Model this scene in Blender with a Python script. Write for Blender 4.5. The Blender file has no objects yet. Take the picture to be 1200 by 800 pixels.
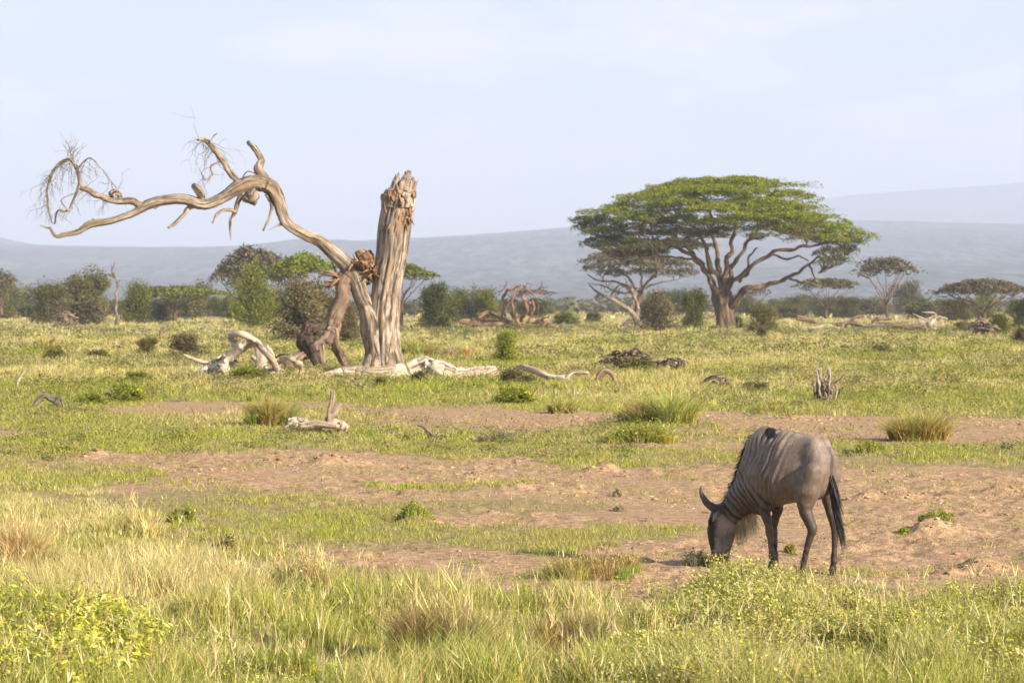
NOHAZE = False
import bpy, math, random
import numpy as np
from mathutils import Vector, Matrix, Euler
D = bpy.data
SC = bpy.context.scene
COL = SC.collection
F = 100.0 / 36.0 * 1200.0            # focal length in photo pixels
CZ = 2.42                            # eye height (open roof of a vehicle)
PITCH = math.atan(45.0 / F)
CP, SP = math.cos(PITCH), math.sin(PITCH)

def P(px, py, Y):
    "world point seen at photo pixel px,py at distance Y"
    x = (px - 600) / F; yc = -(py - 400) / F
    k = Y / (CP + yc * SP)
    return Vector((x * k, Y, CZ + (yc * CP - SP) * k))

def gY(py):
    yc = -(py - 400) / F
    return CZ * (CP + yc * SP) / -(yc * CP - SP)

# ------------------------------------------------------------- noise
def _h(ix, iy, iz, seed):
    n = (ix.astype(np.int64) * 374761393 + iy.astype(np.int64) * 668265263 + iz.astype(np.int64) * 2147483647 + seed * 974634777)
    n = (n ^ (n >> 13)) * 1274126177
    n = n & 0x7fffffffffff
    n = (n ^ (n >> 16)) * 69069
    return ((n >> 8) & 0xffff) / 65535.0

def vn3(x, y, z, seed=0):
    x = np.asarray(x, float); y = np.asarray(y, float) + 0 * x; z = np.asarray(z, float) + 0 * x
    ix, iy, iz = np.floor(x), np.floor(y), np.floor(z)
    fx, fy, fz = x - ix, y - iy, z - iz
    fx = fx * fx * (3 - 2 * fx); fy = fy * fy * (3 - 2 * fy); fz = fz * fz * (3 - 2 * fz)
    r = 0
    for a in (0, 1):
        wx = fx if a else 1 - fx
        for b in (0, 1):
            wy = fy if b else 1 - fy
            for c in (0, 1):
                wz = fz if c else 1 - fz
                r = r + wx * wy * wz * _h(ix + a, iy + b, iz + c, seed)
    return r

def vn2(x, y, seed=0):
    x = np.asarray(x, float); y = np.asarray(y, float)
    ix, iy = np.floor(x), np.floor(y)
    fx, fy = x - ix, y - iy
    fx = fx * fx * (3 - 2 * fx); fy = fy * fy * (3 - 2 * fy)
    o = np.zeros_like(ix)
    return ((1 - fx) * (1 - fy) * _h(ix, iy, o, seed) + fx * (1 - fy) * _h(ix + 1, iy, o, seed)
            + (1 - fx) * fy * _h(ix, iy + 1, o, seed) + fx * fy * _h(ix + 1, iy + 1, o, seed))

def fbm2(x, y, seed=0, octs=4):
    r = 0; a = 1.0; t = 0
    for i in range(octs):
        r = r + a * vn2(x * 2 ** i + 17.3 * i, y * 2 ** i - 9.1 * i, seed + i); t += a; a *= .55
    return r / t

def sstep(a, b, x):
    t = np.clip((x - a) / (b - a), 0, 1); return t * t * (3 - 2 * t)

# ------------------------------------------------------------- ground layout (world map)
def patch(x0, x1, y0, y1, s=1.0):
    "an elliptic patch of ground given by where its edges were measured"
    Ya, Yb = gY(y1), gY(y0); Yc = (Ya + Yb) / 2
    return ((x0 + x1) / 2 - 600) / F * Yc, Yc, (x1 - x0) / 2 / F * Yc, (Yb - Ya) / 2, s
SOIL = [patch(*a) for a in [
    (40, 660, 523, 574), (560, 1350, 545, 604), (700, 1350, 560, 700), (820, 1400, 487, 519), (590, 900, 481, 497),
    (390, 760, 472, 506, .72), (190, 660, 643, 673), (400, 740, 600, 616), (650, 850, 640, 722), (110, 270, 566, 580),
    (270, 640, 572, 592, .8), (860, 1350, 590, 700), (90, 440, 468, 488, .62), (560, 760, 552, 590), (470, 690, 668, 684, .6),
    (700, 1000, 500, 528, .55), (-60, 60, 503, 518, .6), (620, 900, 618, 660, .7)]]
GREEN = [patch(*a) for a in [
    (-60, 350, 505, 532), (330, 730, 510, 533), (580, 830, 522, 548), (-60, 250, 545, 574), (90, 520, 584, 642),
    (400, 840, 613, 631, 1.3), (510, 740, 628, 650, 1.2), (985, 1350, 524, 547), (840, 1350, 470, 490), (350, 620, 444, 470, 1.2), (860, 1010, 655, 672, .8),
    (-60, 220, 405, 465, .6), (570, 700, 450, 482), (640, 780, 470, 484), (700, 900, 440, 470, .7), (-50, 90, 610, 660, .6), (440, 600, 565, 578, .9),
    (1030, 1130, 662, 672, .8), (150, 330, 640, 668, .8), (670, 1300, 690, 800, .9), (280, 480, 730, 800, .9)]]

def warp(x, y):
    wx = x + (fbm2(x / 1.6, y / 3.0, 5, 3) - .5) * 1.6
    wy = y + (fbm2(x / 1.2, y / 2.5, 9, 3) - .5) * 3.4
    return wx, wy

def ell(lst, wx, wy):
    m = np.zeros_like(wx)
    for cx, cy, rx, ry, s in lst:
        d = np.sqrt(((wx - cx) / rx) ** 2 + ((wy - cy) / ry) ** 2)
        m = np.maximum(m, s * (1 - sstep(.72, 1.12, d)))
    return m

def masks(x, y):
    wx, wy = warp(x, y)
    so = ell(SOIL, wx, wy); gr = ell(GREEN, wx, wy)
    n = fbm2(x / .9, y / 1.8, 21, 4)
    so = so * 1.15 - gr * .95 + (n - .5) * .9
    so = so + (vn2(x / .13, y / .22, 27) - .5) * .30 + (fbm2(x / .45, y / .7, 29, 2) - .5) * .55
    soil = sstep(.30, .62, so)
    green = np.clip(gr + (fbm2(x / 2.5, y / 5, 31, 3) - .5) * 1.1, 0, 1)
    return soil, green

MOUNDS = []   # x, y, rx, ry, h
def mound(px, py, wpx, hpx, ry=1.0, k=1.0):
    Y = gY(py); r = wpx / 2 / F * Y
    MOUNDS.append(((px - 600) / F * Y, Y + .12 * r, r, r * ry, hpx / F * Y * k * 1.45))
for a in [(385, 545, 70, 10), (430, 544, 60, 6), (340, 540, 70, 4), (710, 552, 46, 8), (690, 553, 30, 4), (602, 573, 50, 6), (640, 570, 40, 4),
          (1090, 624, 70, 13), (1120, 622, 36, 8), (1150, 668, 90, 13), (1110, 672, 50, 7), (1015, 585, 60, 8), (1055, 585, 50, 7), (1090, 583, 70, 4),
          (788, 577, 28, 5), (765, 556, 30, 4), (110, 533, 60, 5), (90, 545, 60, 4), (160, 549, 70, 3), (485, 613, 46, 7), (265, 640, 40, 5), (700, 672, 110, 5),
          (590, 580, 30, 3), (830, 575, 30, 3), (1175, 575, 60, 5), (1140, 545, 40, 3), (930, 492, 60, 3), (560, 557, 60, 4), (250, 553, 60, 3), (500, 548, 50, 4)]:
    mound(*a)

def H(x, y):
    "height of the ground"
    x = np.asarray(x, float); y = np.asarray(y, float)
    near = 1 - sstep(90, 220, y)
    h = (fbm2(x / 7, y / 9, 3, 2) - .5) * .10 * near
    h = h + (fbm2(x / 1.3, y / 1.6, 41, 3) - .5) * .05 * near
    fine = 1 - sstep(45, 90, y)
    rough = fbm2(x / 2.2, y / 3.5, 61, 2)
    h = h + (fbm2(x / .22, y / .26, 51, 3) - .5) * .11 * fine * sstep(.4, .7, rough)
    for mx, my, rx, ry, mh in MOUNDS:
        d2 = ((x - mx) / rx) ** 2 + ((y - my) / ry) ** 2
        m = d2 < 9
        if m.any():
            lump = .55 + .9 * fbm2(x / (rx * .45), y / (rx * .45), 71, 3)
            h = np.where(m, h + mh * np.exp(-d2 * 1.6) * lump, h)
    h = h + sstep(200, 900, y) * (fbm2(x / 90, y / 90, 15, 3) - .5) * .5
    return h

def Hs(x, y): return float(H(np.array([x]), np.array([y]))[0])

def G(px, py):
    Y = gY(py); x = (px - 600) / F * Y
    return Vector((x, Y, Hs(x, Y)))

# ------------------------------------------------------------- mesh helpers
def np_mesh(name, V, loops, starts, cols=None, vecs=None, smooth=False):
    m = D.meshes.new(name)
    V = np.asarray(V, np.float32)
    m.vertices.add(len(V)); m.vertices.foreach_set('co', V.ravel())
    m.loops.add(len(loops)); m.loops.foreach_set('vertex_index', np.asarray(loops, np.int32))
    m.polygons.add(len(starts)); m.polygons.foreach_set('loop_start', np.asarray(starts, np.int32))
    if smooth: m.polygons.foreach_set('use_smooth', np.ones(len(starts), bool))
    m.update(calc_edges=True)
    if cols is not None:
        a = m.color_attributes.new('tint', 'FLOAT_COLOR', 'POINT')
        c = np.ones((len(V), 4), np.float32); c[:, :3] = cols; a.data.foreach_set('color', c.ravel())
    if vecs is not None:
        a = m.attributes.new('grain', 'FLOAT_VECTOR', 'POINT'); a.data.foreach_set('vector', np.asarray(vecs, np.float32).ravel())
    return m

class MB:
    "collects tubes and leaf faces into ONE mesh"
    def __init__(s): s.V = []; s.L = []; s.S = []; s.C = []; s.G = []; s.nv = 0; s.nl = 0
    def add(s, V, faces, k, col=(.5, .5, .5), grain=None):
        V = np.asarray(V, float); faces = np.asarray(faces, int).reshape(-1, k)
        s.V.append(V); s.L.append((faces + s.nv).ravel()); s.S.append(np.arange(len(faces)) * k + s.nl)
        c = np.asarray(col, float); s.C.append(np.broadcast_to(c, (len(V), 3)) if c.ndim == 1 else c)
        s.G.append(V if grain is None else grain)
        s.nv += len(V); s.nl += len(faces) * k
    def mesh(s, name, smooth=False):
        return np_mesh(name, np.concatenate(s.V), np.concatenate(s.L), np.concatenate(s.S), np.concatenate(s.C), np.concatenate(s.G), smooth)
    def obj(s, name, mat, parent=None, smooth=False, loc=None):
        if not s.V: return None
        if loc is not None:
            s.V = [v - np.array(loc) for v in s.V]
        me = s.mesh(name, smooth); return link(name, me, mat, parent, loc if parent is None else None)

def link(name, me, mat, parent=None, loc=None):
    o = D.objects.new(name, me); COL.objects.link(o)
    if mat and not me.materials: me.materials.append(mat)
    if parent: o.parent = parent
    if loc is not None: o.location = loc
    return o

def tag(o, label=None, cat=None, group=None, kind=None):
    if label: o['label'] = label
    if cat: o['category'] = cat
    if group: o['group'] = group
    if kind: o['kind'] = kind
    return o

def empty(name, loc, label, cat, group=None):
    o = D.objects.new(name, None); COL.objects.link(o); o.location = loc; o.empty_display_size = .3
    return tag(o, label, cat, group)

def copy_tree(o, parent=None):
    c = o.copy(); COL.objects.link(c); c.parent = parent
    for ch in o.children: copy_tree(ch, c)
    return c

def catmull(pts, rad, sub):
    pts = np.array([list(p) for p in pts], float); rad = np.array(rad, float)
    n = len(pts)
    if n == 2: pts = np.array([pts[0], pts.mean(0), pts[1]]); rad = np.array([rad[0], rad.mean(), rad[1]]); n = 3
    e = np.vstack([2 * pts[0] - pts[1], pts, 2 * pts[-1] - pts[-2]])
    er = np.concatenate([[rad[0]], rad, [rad[-1]]])
    out = []; ro = []
    for i in range(n - 1):
        p0, p1, p2, p3 = e[i:i + 4]; r0, r1, r2, r3 = er[i:i + 4]
        for j in range(sub):
            t = j / sub
            out.append(.5 * (2 * p1 + (p2 - p0) * t + (2 * p0 - 5 * p1 + 4 * p2 - p3) * t * t + (3 * p1 - p0 - 3 * p2 + p3) * t ** 3))
            ro.append(r1 + (r2 - r1) * (t * t * (3 - 2 * t)))
    out.append(pts[-1]); ro.append(rad[-1])
    return np.array(out), np.array(ro)

def tube(mb, pts, rad, n=8, sub=4, rough=.0, seed=0, col=(.5, .5, .5), wig=0.0, ridge=3.0, broken=0.0, jag=0.0, lfreq=1.2):
    C, R = catmull(pts, rad, sub)
    m = len(C)
    if wig:
        t = np.concatenate([[0], np.cumsum(np.linalg.norm(np.diff(C, axis=0), axis=1))]) / (max(R.mean(), 1e-6) * 2.3)
        env = np.minimum(1, np.arange(m) / 2.0)[:, None] * R[:, None] * wig * 1.9
        C = C + np.stack([vn2(t * .5, 0 * t + seed * 1.3, 1) - .5, vn2(t * .5, 0 * t + seed * 1.7, 2) - .5, vn2(t * .5, 0 * t + seed * 2.1, 3) - .5], 1) * env
    if jag:
        jr = np.random.RandomState(seed + 999); C[1:-1] += jr.normal(0, 1, (m - 2, 3)) * R[1:-1, None] * jag; R = R * (1 + jr.normal(0, 1, m) * jag * .9)
    T = np.gradient(C, axis=0); T /= np.linalg.norm(T, axis=1)[:, None] + 1e-9
    up = np.array([0, 0, 1.]) if abs(T[0, 2]) < .9 else np.array([1., 0, 0])
    N = np.cross(T[0], up); N /= np.linalg.norm(N)
    ang = np.arange(n) * 2 * math.pi / n
    ca, sa = np.cos(ang), np.sin(ang)
    L = np.concatenate([[0], np.cumsum(np.linalg.norm(np.diff(C, axis=0), axis=1))])
    V = np.zeros((m, n, 3)); Gd = np.zeros((m, n, 3))
    for i in range(m):
        N = N - T[i] * np.dot(N, T[i]); N /= np.linalg.norm(N) + 1e-9
        B = np.cross(T[i], N)
        r = R[i] * np.ones(n)
        V[i] = C[i] + (N[None] * ca[:, None] + B[None] * sa[:, None]) * r[:, None]
        Gd[i, :, 0] = L[i]; Gd[i, :, 1] = ca * R.max(); Gd[i, :, 2] = sa * R.max()
    if rough:
        s0 = L[:, None] / max(R.max(), 1e-6) + 0 * ca[None]
        k = vn3(ca[None] * ridge + 0 * s0 + seed * 3.7, sa[None] * ridge + 0 * s0, s0 * .35 * lfreq, seed) - .5
        k2 = vn3(ca[None] * ridge * 2.3 + 0 * s0 + seed, sa[None] * ridge * 2.3 + 0 * s0, s0 * .9 * lfreq, seed + 7) - .5
        k3 = vn3(ca[None] * 1.1 + 0 * s0 + seed, sa[None] * 1.1 + 0 * s0, s0 * .8 * min(1, lfreq * .55), seed + 11) - .5
        off = rough * (1.0 * k + .6 * k2 + .9 * k3) * 2
        V = C[:, None] + (V - C[:, None]) * (1 + off)[..., None]
    if broken:
        j = np.random.RandomState(seed).rand(n) * broken * R[-1] * 3
        V[-1] += T[-1][None] * j[:, None]
    base = V.reshape(-1, 3)
    caps = np.vstack([C[0][None], (C[-1] - T[-1] * (R[-1] * .6 if broken else 0))[None]])
    V2 = np.vstack([base, caps]); G2 = np.vstack([Gd.reshape(-1, 3), [[0, 0, 0]], [[L[-1], 0, 0]]])
    i = np.arange(m - 1)[:, None]; j = np.arange(n)[None]
    a = i * n + j; b = i * n + (j + 1) % n
    q = np.stack([a, b, b + n, a + n], -1).reshape(-1, 4)
    jj = np.arange(n)
    t1 = np.stack([(jj + 1) % n, jj, 0 * jj + m * n], -1)
    t2 = np.stack([(m - 1) * n + jj, (m - 1) * n + (jj + 1) % n, 0 * jj + m * n + 1], -1)
    mb.add(V2, q, 4, col, G2)
    # caps share vertices with the tube just added
    for t in (t1, t2):
        mb.L.append((t + mb.nv - len(V2)).ravel()); mb.S.append(np.arange(len(t)) * 3 + mb.nl); mb.nl += len(t) * 3
    return C, R, T

def leaves(mb, C, size, rs, cols, up=.3, aspect=.55):
    "one small four-cornered leaf spray at each centre; random facing, biased upward"
    n = len(C)
    d = rs.normal(size=(n, 3)); d /= np.linalg.norm(d, axis=1)[:, None]
    nn = rs.normal(size=(n, 3)); nn[:, 2] = np.abs(nn[:, 2]) + up * 3; nn /= np.linalg.norm(nn, axis=1)[:, None]
    u = np.cross(d, nn); u /= np.linalg.norm(u, axis=1)[:, None] + 1e-9
    v = np.cross(nn, u)
    s = (np.ones(n) * size * rs.uniform(.6, 1.4, n))[:, None]
    V = np.stack([C - u * s, C - v * s * aspect + u * s * .1, C + u * s, C + v * s * aspect + u * s * .1], 1).reshape(-1, 3)
    f = np.arange(n * 4).reshape(-1, 4)
    mb.add(V, f, 4, np.repeat(cols, 4, 0))

def blades(mb, X, Y, Z, h, w, rs, cols, lean=.35, seg=2, tipcol=None, az=None):
    n = len(X)
    a = rs.uniform(0, 2 * math.pi, n) if az is None else az
    f = rs.uniform(0, 2 * math.pi, n)
    ln = lean * h * rs.uniform(.1, 1.3, n)
    dx, dy = np.cos(a) * ln, np.sin(a) * ln
    wx, wy = np.cos(f) * w * .5, np.sin(f) * w * .5
    B = np.stack([X, Y, Z], 1)
    W = np.stack([wx, wy, 0 * wx], 1)
    mid = B + np.stack([dx * .3, dy * .3, h * .55], 1)
    tip = B + np.stack([dx, dy, h], 1)
    if seg == 1:
        V = np.stack([B - W, B + W, tip], 1).reshape(-1, 3)
        c = np.repeat(cols, 3, 0)
        if tipcol is not None: c = c.reshape(-1, 3, 3).copy(); c[:, 2] = tipcol; c = c.reshape(-1, 3)
        mb.add(V, np.arange(3 * n).reshape(-1, 3), 3, c); return
    V = np.stack([B - W, B + W, mid + W * .85, mid - W * .85, tip], 1).reshape(-1, 3)
    c = np.repeat(cols, 5, 0)
    if tipcol is not None: c = c.reshape(-1, 5, 3).copy(); c[:, 4] = tipcol; c[:, 2:4] = c[:, 2:4] * .6 + tipcol[:, None] * .4; c = c.reshape(-1, 3)
    o = (np.arange(n) * 5)[:, None]
    t = np.concatenate([o + [0, 1, 2], o + [0, 2, 3], o + [3, 2, 4]], 1).reshape(-1, 3)
    mb.add(V, t, 3, c)

# ------------------------------------------------------------- materials
class NT:
    def __init__(s, name):
        s.m = D.materials.new(name); s.m.use_nodes = True; s.t = s.m.node_tree; s.t.nodes.clear()
        s.out = s.t.nodes.new('ShaderNodeOutputMaterial')
    def n(s, typ, **kw):
        nd = s.t.nodes.new(typ)
        for k, v in kw.items():
            if k.startswith('i_'):
                key = k[2:]; key = int(key) if key.isdigit() else key.replace('_', ' ')
                nd.inputs[key].default_value = v
            else: setattr(nd, k, v)
        return nd
    def l(s, a, b): s.t.links.new(a, b)
    def ramp(s, src, stops):
        r = s.n('ShaderNodeValToRGB'); e = r.color_ramp.elements
        while len(e) < len(stops): e.new(.5)
        for q, (p, c) in zip(e, stops): q.position = p; q.color = (*c, 1)
        s.l(src, r.inputs[0]); return r.outputs[0]
    def noise(s, vec, scale, detail=4, rough=.55, out=0, dist=0):
        q = s.n('ShaderNodeTexNoise'); q.inputs['Scale'].default_value = scale; q.inputs['Detail'].default_value = detail
        q.inputs['Roughness'].default_value = rough; q.inputs['Distortion'].default_value = dist
        if vec is not None: s.l(vec, q.inputs['Vector'])
        return q.outputs[out]
    def mix(s, fac, a, b, mode='MIX'):
        q = s.n('ShaderNodeMix', data_type='RGBA', blend_type=mode)
        for v, i in ((fac, 0), (a, 6), (b, 7)):
            if isinstance(v, (int, float)): q.inputs[i].default_value = v
            elif isinstance(v, tuple): q.inputs[i].default_value = (*v, 1)
            else: s.l(v, q.inputs[i])
        return q.outputs[2]

def mat_leaf(name, transl=.45, rough=.6, spec=.15):
    "foliage: the tint attribute gives each leaf its own colour"
    t = NT(name)
    a = t.n('ShaderNodeAttribute', attribute_name='tint')
    n = t.noise(t.n('ShaderNodeTexCoord').outputs['Object'], 3.0, 3)
    c = t.mix(.22, a.outputs[0], t.ramp(n, [(.3, (.25, .25, .2)), (.7, (.85, .85, .7))]), 'OVERLAY')
    b = t.n('ShaderNodeBsdfPrincipled', i_Roughness=rough); b.inputs['Specular IOR Level'].default_value = spec
    t.l(c, b.inputs['Base Color'])
    tr = t.n('ShaderNodeBsdfTranslucent'); t.l(c, tr.inputs[0])
    mx = t.n('ShaderNodeMixShader'); mx.inputs[0].default_value = transl
    t.l(b.outputs[0], mx.inputs[1]); t.l(tr.outputs[0], mx.inputs[2]); t.l(mx.outputs[0], t.out.inputs[0])
    return t.m

def mat_wood(name, pale, mid, dark, rust=None, rough=.85, gscale=9.0, bump=.8, stretch=.18, bd=.02):
    t = NT(name)
    g = t.n('ShaderNodeAttribute', attribute_name='grain')
    mp = t.n('ShaderNodeMapping'); mp.inputs['Scale'].default_value = (stretch, 1, 1); t.l(g.outputs[1], mp.inputs[0])
    n1 = t.noise(mp.outputs[0], gscale, 6, .65, dist=.4)
    obj = t.n('ShaderNodeTexCoord').outputs['Object']
    n2 = t.noise(obj, 1.1, 4, .6)
    c = t.ramp(n1, [(.41, dark), (.49, mid), (.60, pale)])
    c = t.mix(t.ramp(n2, [(.42, (0, 0, 0)), (.68, (.75, .75, .75))]), c, tuple((a + b) / 2 for a, b in zip(mid, dark)))
    if rust:
        n3 = t.noise(mp.outputs[0], gscale * .35, 3, .5)
        c = t.mix(t.ramp(n3, [(.56, (0, 0, 0)), (.66, (.8, .8, .8))]), c, rust)
    a = t.n('ShaderNodeAttribute', attribute_name='tint')
    c = t.mix(1.0, c, a.outputs[0], 'MULTIPLY')
    b = t.n('ShaderNodeBsdfPrincipled', i_Roughness=rough); b.inputs['Specular IOR Level'].default_value = .2
    t.l(c, b.inputs['Base Color'])
    bp = t.n('ShaderNodeBump'); bp.inputs['Strength'].default_value = bump; bp.inputs['Distance'].default_value = bd
    t.l(n1, bp.inputs['Height']); t.l(bp.outputs[0], b.inputs['Normal']); t.l(b.outputs[0], t.out.inputs[0])
    return t.m

M_LEAF = mat_leaf('foliage', .18); M_GRASS = mat_leaf('grass_blades', .30, .7, .1)
M_DEAD = mat_wood('weathered_dead_wood', (.53, .44, .345), (.25, .195, .145), (.05, .034, .025), rust=(.30, .19, .10))
M_LOG = mat_wood('bleached_log', (.66, .57, .44), (.46, .37, .27), (.14, .09, .06), gscale=7)
M_GREYW = mat_wood('grey_wood', (.36, .30, .25), (.2, .16, .13), (.05, .04, .03), gscale=7)
M_BARK = mat_wood('acacia_bark', (.27, .185, .12), (.15, .10, .065), (.05, .034, .024), gscale=3, bump=1, bd=.08)
M_REDW = mat_wood('reddish_dead_wood', (.40, .25, .16), (.24, .14, .09), (.08, .045, .03), gscale=5)

STRAW = np.array([.61, .51, .21]); PALE = np.array([.74, .62, .33]); GRN = np.array([.23, .29, .04]); YGR = np.array([.41, .42, .055]); OLV = np.array([.22, .22, .055]); BRN = np.array([.31, .22, .12])

def mixc(rs, n, cs, ps, var=.18):
    k = rs.choice(len(cs), n, p=np.array(ps) / sum(ps))
    return np.clip(np.array(cs)[k] * (1 + rs.normal(0, var, (n, 1))) * (1 + rs.normal(0, .06, (n, 3))), .01, .9)

# ================================================================= SETTING
SUN_EL, SUN_AZ = math.radians(24), math.radians(38)   # sun from the right, AZ behind the camera plane
sdir = Vector((math.cos(SUN_EL) * math.cos(SUN_AZ), -math.cos(SUN_EL) * math.sin(SUN_AZ), math.sin(SUN_EL)))  # towards the sun
def setup():
    cam = D.cameras.new('camera'); co = D.objects.new('camera', cam); COL.objects.link(co)
    co.location = (0, 0, CZ); co.rotation_euler = (math.pi / 2 - PITCH, 0, 0)
    cam.lens = 100; cam.sensor_width = 36; cam.clip_end = 60000; cam.clip_start = .5
    cam.dof.use_dof = True; cam.dof.focus_distance = 25.5; cam.dof.aperture_fstop = 7.0
    SC.camera = co
    s = D.lights.new('sun', 'SUN'); s.energy = 5.0; s.angle = math.radians(.5); s.color = (1, .875, .70)
    so = D.objects.new('sun', s); COL.objects.link(so); so.rotation_euler = sdir.to_track_quat('Z', 'Y').to_euler()
    w = D.worlds.new('World'); SC.world = w; w.use_nodes = True
    nt = w.node_tree; bg = nt.nodes['Background']
    sky = nt.nodes.new('ShaderNodeTexSky'); sky.sky_type = 'NISHITA'; sky.sun_disc = False
    sky.sun_elevation = SUN_EL; sky.sun_rotation = math.atan2(sdir.x, sdir.y)
    sky.altitude = 1100; sky.air_density = 1.0; sky.dust_density = .6; sky.ozone_density = 1.5
    # thin high cloud: a veil everywhere, denser in a few wisps
    tc = nt.nodes.new('ShaderNodeTexCoord')
    mp = nt.nodes.new('ShaderNodeMapping'); mp.inputs['Scale'].default_value = (1, 1, 3.4); mp.inputs['Location'].default_value = (.31, .1, .12)
    nz = nt.nodes.new('ShaderNodeTexNoise'); nz.inputs['Scale'].default_value = 9; nz.inputs['Detail'].default_value = 7; nz.inputs['Roughness'].default_value = .55
    nt.links.new(tc.outputs['Generated'], mp.inputs[0]); nt.links.new(mp.outputs[0], nz.inputs['Vector'])
    rp = nt.nodes.new('ShaderNodeValToRGB'); rp.color_ramp.elements[0].position = .46; rp.color_ramp.elements[0].color = (0, 0, 0, 1)
    rp.color_ramp.elements[1].position = .74; rp.color_ramp.elements[1].color = (1, 1, 1, 1)
    nt.links.new(nz.outputs[0], rp.inputs[0])
    veil = nt.nodes.new('ShaderNodeMix'); veil.data_type = 'RGBA'; veil.inputs[0].default_value = VEIL
    sp = nt.nodes.new('ShaderNodeSeparateXYZ'); nt.links.new(tc.outputs['Generated'], sp.inputs[0])     # the veil is thick low down, the sky clears overhead
    mr = nt.nodes.new('ShaderNodeMapRange'); mr.inputs[1].default_value = .12; mr.inputs[2].default_value = .30; mr.inputs[3].default_value = VEIL; mr.inputs[4].default_value = .0
    nt.links.new(sp.outputs[2], mr.inputs[0]); nt.links.new(mr.outputs[0], veil.inputs[0])
    nt.links.new(sky.outputs[0], veil.inputs[6]); veil.inputs[7].default_value = (*VEILC, 1)
    cl = nt.nodes.new('ShaderNodeMix'); cl.data_type = 'RGBA'
    nt.links.new(rp.outputs[0], cl.inputs[0]); nt.links.new(veil.outputs[2], cl.inputs[6]); cl.inputs[7].default_value = (*CLOUDC, 1)
    nt.links.new(cl.outputs[2], bg.inputs[0]); bg.inputs[1].default_value = .1
    SC.view_settings.view_transform = 'Standard'; SC.view_settings.look = 'None'; SC.view_settings.gamma = 1; SC.view_settings.use_curve_mapping = False
    SC.view_settings.exposure = EXPO
VEIL, VEILC, CLOUDC, EXPO = .75, (3.6, 3.88, 4.25), (5.6, 5.6, 5.8), .92
HAZE_D, HAZE_C = 1.75e-4, (.72, .80, 1.0)
setup()
SC.cycles.volume_bounces = 3

def mat_ground():
    t = NT('savanna_ground')
    a = t.n('ShaderNodeAttribute', attribute_name='tint'); sep = t.n('ShaderNodeSeparateColor'); t.l(a.outputs[0], sep.inputs[0])
    obj = t.n('ShaderNodeTexCoord').outputs['Object']
    n1 = t.noise(obj, 1.3, 6, .65); n2 = t.noise(obj, 9, 5, .6); n3 = t.noise(obj, 40, 4, .6)
    soil = t.ramp(n1, [(.3, (.41, .24, .128)), (.5, (.52, .318, .175)), (.7, (.60, .40, .24))])
    soil = t.mix(.6, soil, t.ramp(n2, [(.35, (.22, .13, .085)), (.62, (.60, .42, .245))]))
    soil = t.mix(t.ramp(n3, [(.62, (0, 0, 0)), (.70, (.4, .4, .4))]), soil, (.2, .125, .075))
    gnd = t.ramp(n2, [(.3, (.22, .165, .08)), (.5, (.36, .27, .13)), (.72, (.50, .37, .2))])      # litter and low growth under the grass
    # far plain beyond the modelled grass: same mixture seen as broad patches
    mp = t.n('ShaderNodeMapping'); mp.inputs['Scale'].default_value = (.05, .012, 1); t.l(obj, mp.inputs[0])
    nf = t.noise(mp.outputs[0], 1.0, 6, .6)
    far = t.ramp(nf, [(.35, (.20, .18, .07)), (.5, (.38, .33, .14)), (.65, (.52, .43, .22))])
    base = t.mix(sep.outputs[0], t.mix(sep.outputs[2], gnd, far), soil)
    base = t.mix(t.ramp(sep.outputs[1], [(.0, (0, 0, 0)), (1, (.14, .14, .14))]), base, (.2, .22, .05))
    b = t.n('ShaderNodeBsdfPrincipled', i_Roughness=.95); b.inputs['Specular IOR Level'].default_value = .1
    t.l(base, b.inputs['Base Color'])
    ad = t.n('ShaderNodeMath', operation='ADD'); t.l(n2, ad.inputs[0]); t.l(n3, ad.inputs[1])
    bp = t.n('ShaderNodeBump'); bp.inputs['Strength'].default_value = .8; bp.inputs['Distance'].default_value = .05
    t.l(ad.outputs[0], bp.inputs['Height']); t.l(bp.outputs[0], b.inputs['Normal']); t.l(b.outputs[0], t.out.inputs[0])
    return t.m

def build_ground():
    tc = np.linspace(-.235, .235, 620)
    to = np.array([.26, .3, .36, .45, .6, .86])
    T = np.concatenate([-to[::-1], tc, to])
    ys = [-160, -60, -20, 0, 5, 9, 12, 14]
    y = 15.5
    while y < 260:
        ys.append(y); y += max(.035, .0022 * y if y < 70 else .004 * y * (y / 70))
    while y < 12500:
        ys.append(y); y *= 1.035
    ys.append(13700)
    ys = np.array(ys)
    X = T[None] * (np.maximum(ys, 16)[:, None] + 40 * (np.abs(T) > .25)[None]); Yg = ys[:, None] + 0 * X
    Z = H(X.ravel(), Yg.ravel()).reshape(X.shape)
    so, gr = masks(X.ravel(), Yg.ravel())
    far = sstep(60, 200, Yg.ravel())
    gr = gr * sstep(.3, .6, gr) * (1 - sstep(90, 200, Yg.ravel()))
    V = np.stack([X, Yg, Z], -1).reshape(-1, 3)
    m, n = X.shape
    i = np.arange(m - 1)[:, None]; j = np.arange(n - 1)[None]; a = i * n + j
    q = np.stack([a, a + 1, a + n + 1, a + n], -1).reshape(-1, 4)
    me = np_mesh('ground', V, q.ravel(), np.arange(len(q)) * 4, np.stack([so, gr, far], 1), smooth=True)
    print('ground quads', len(q))
    tag(link('ground', me, mat_ground()), kind='structure')
build_ground()

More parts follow.
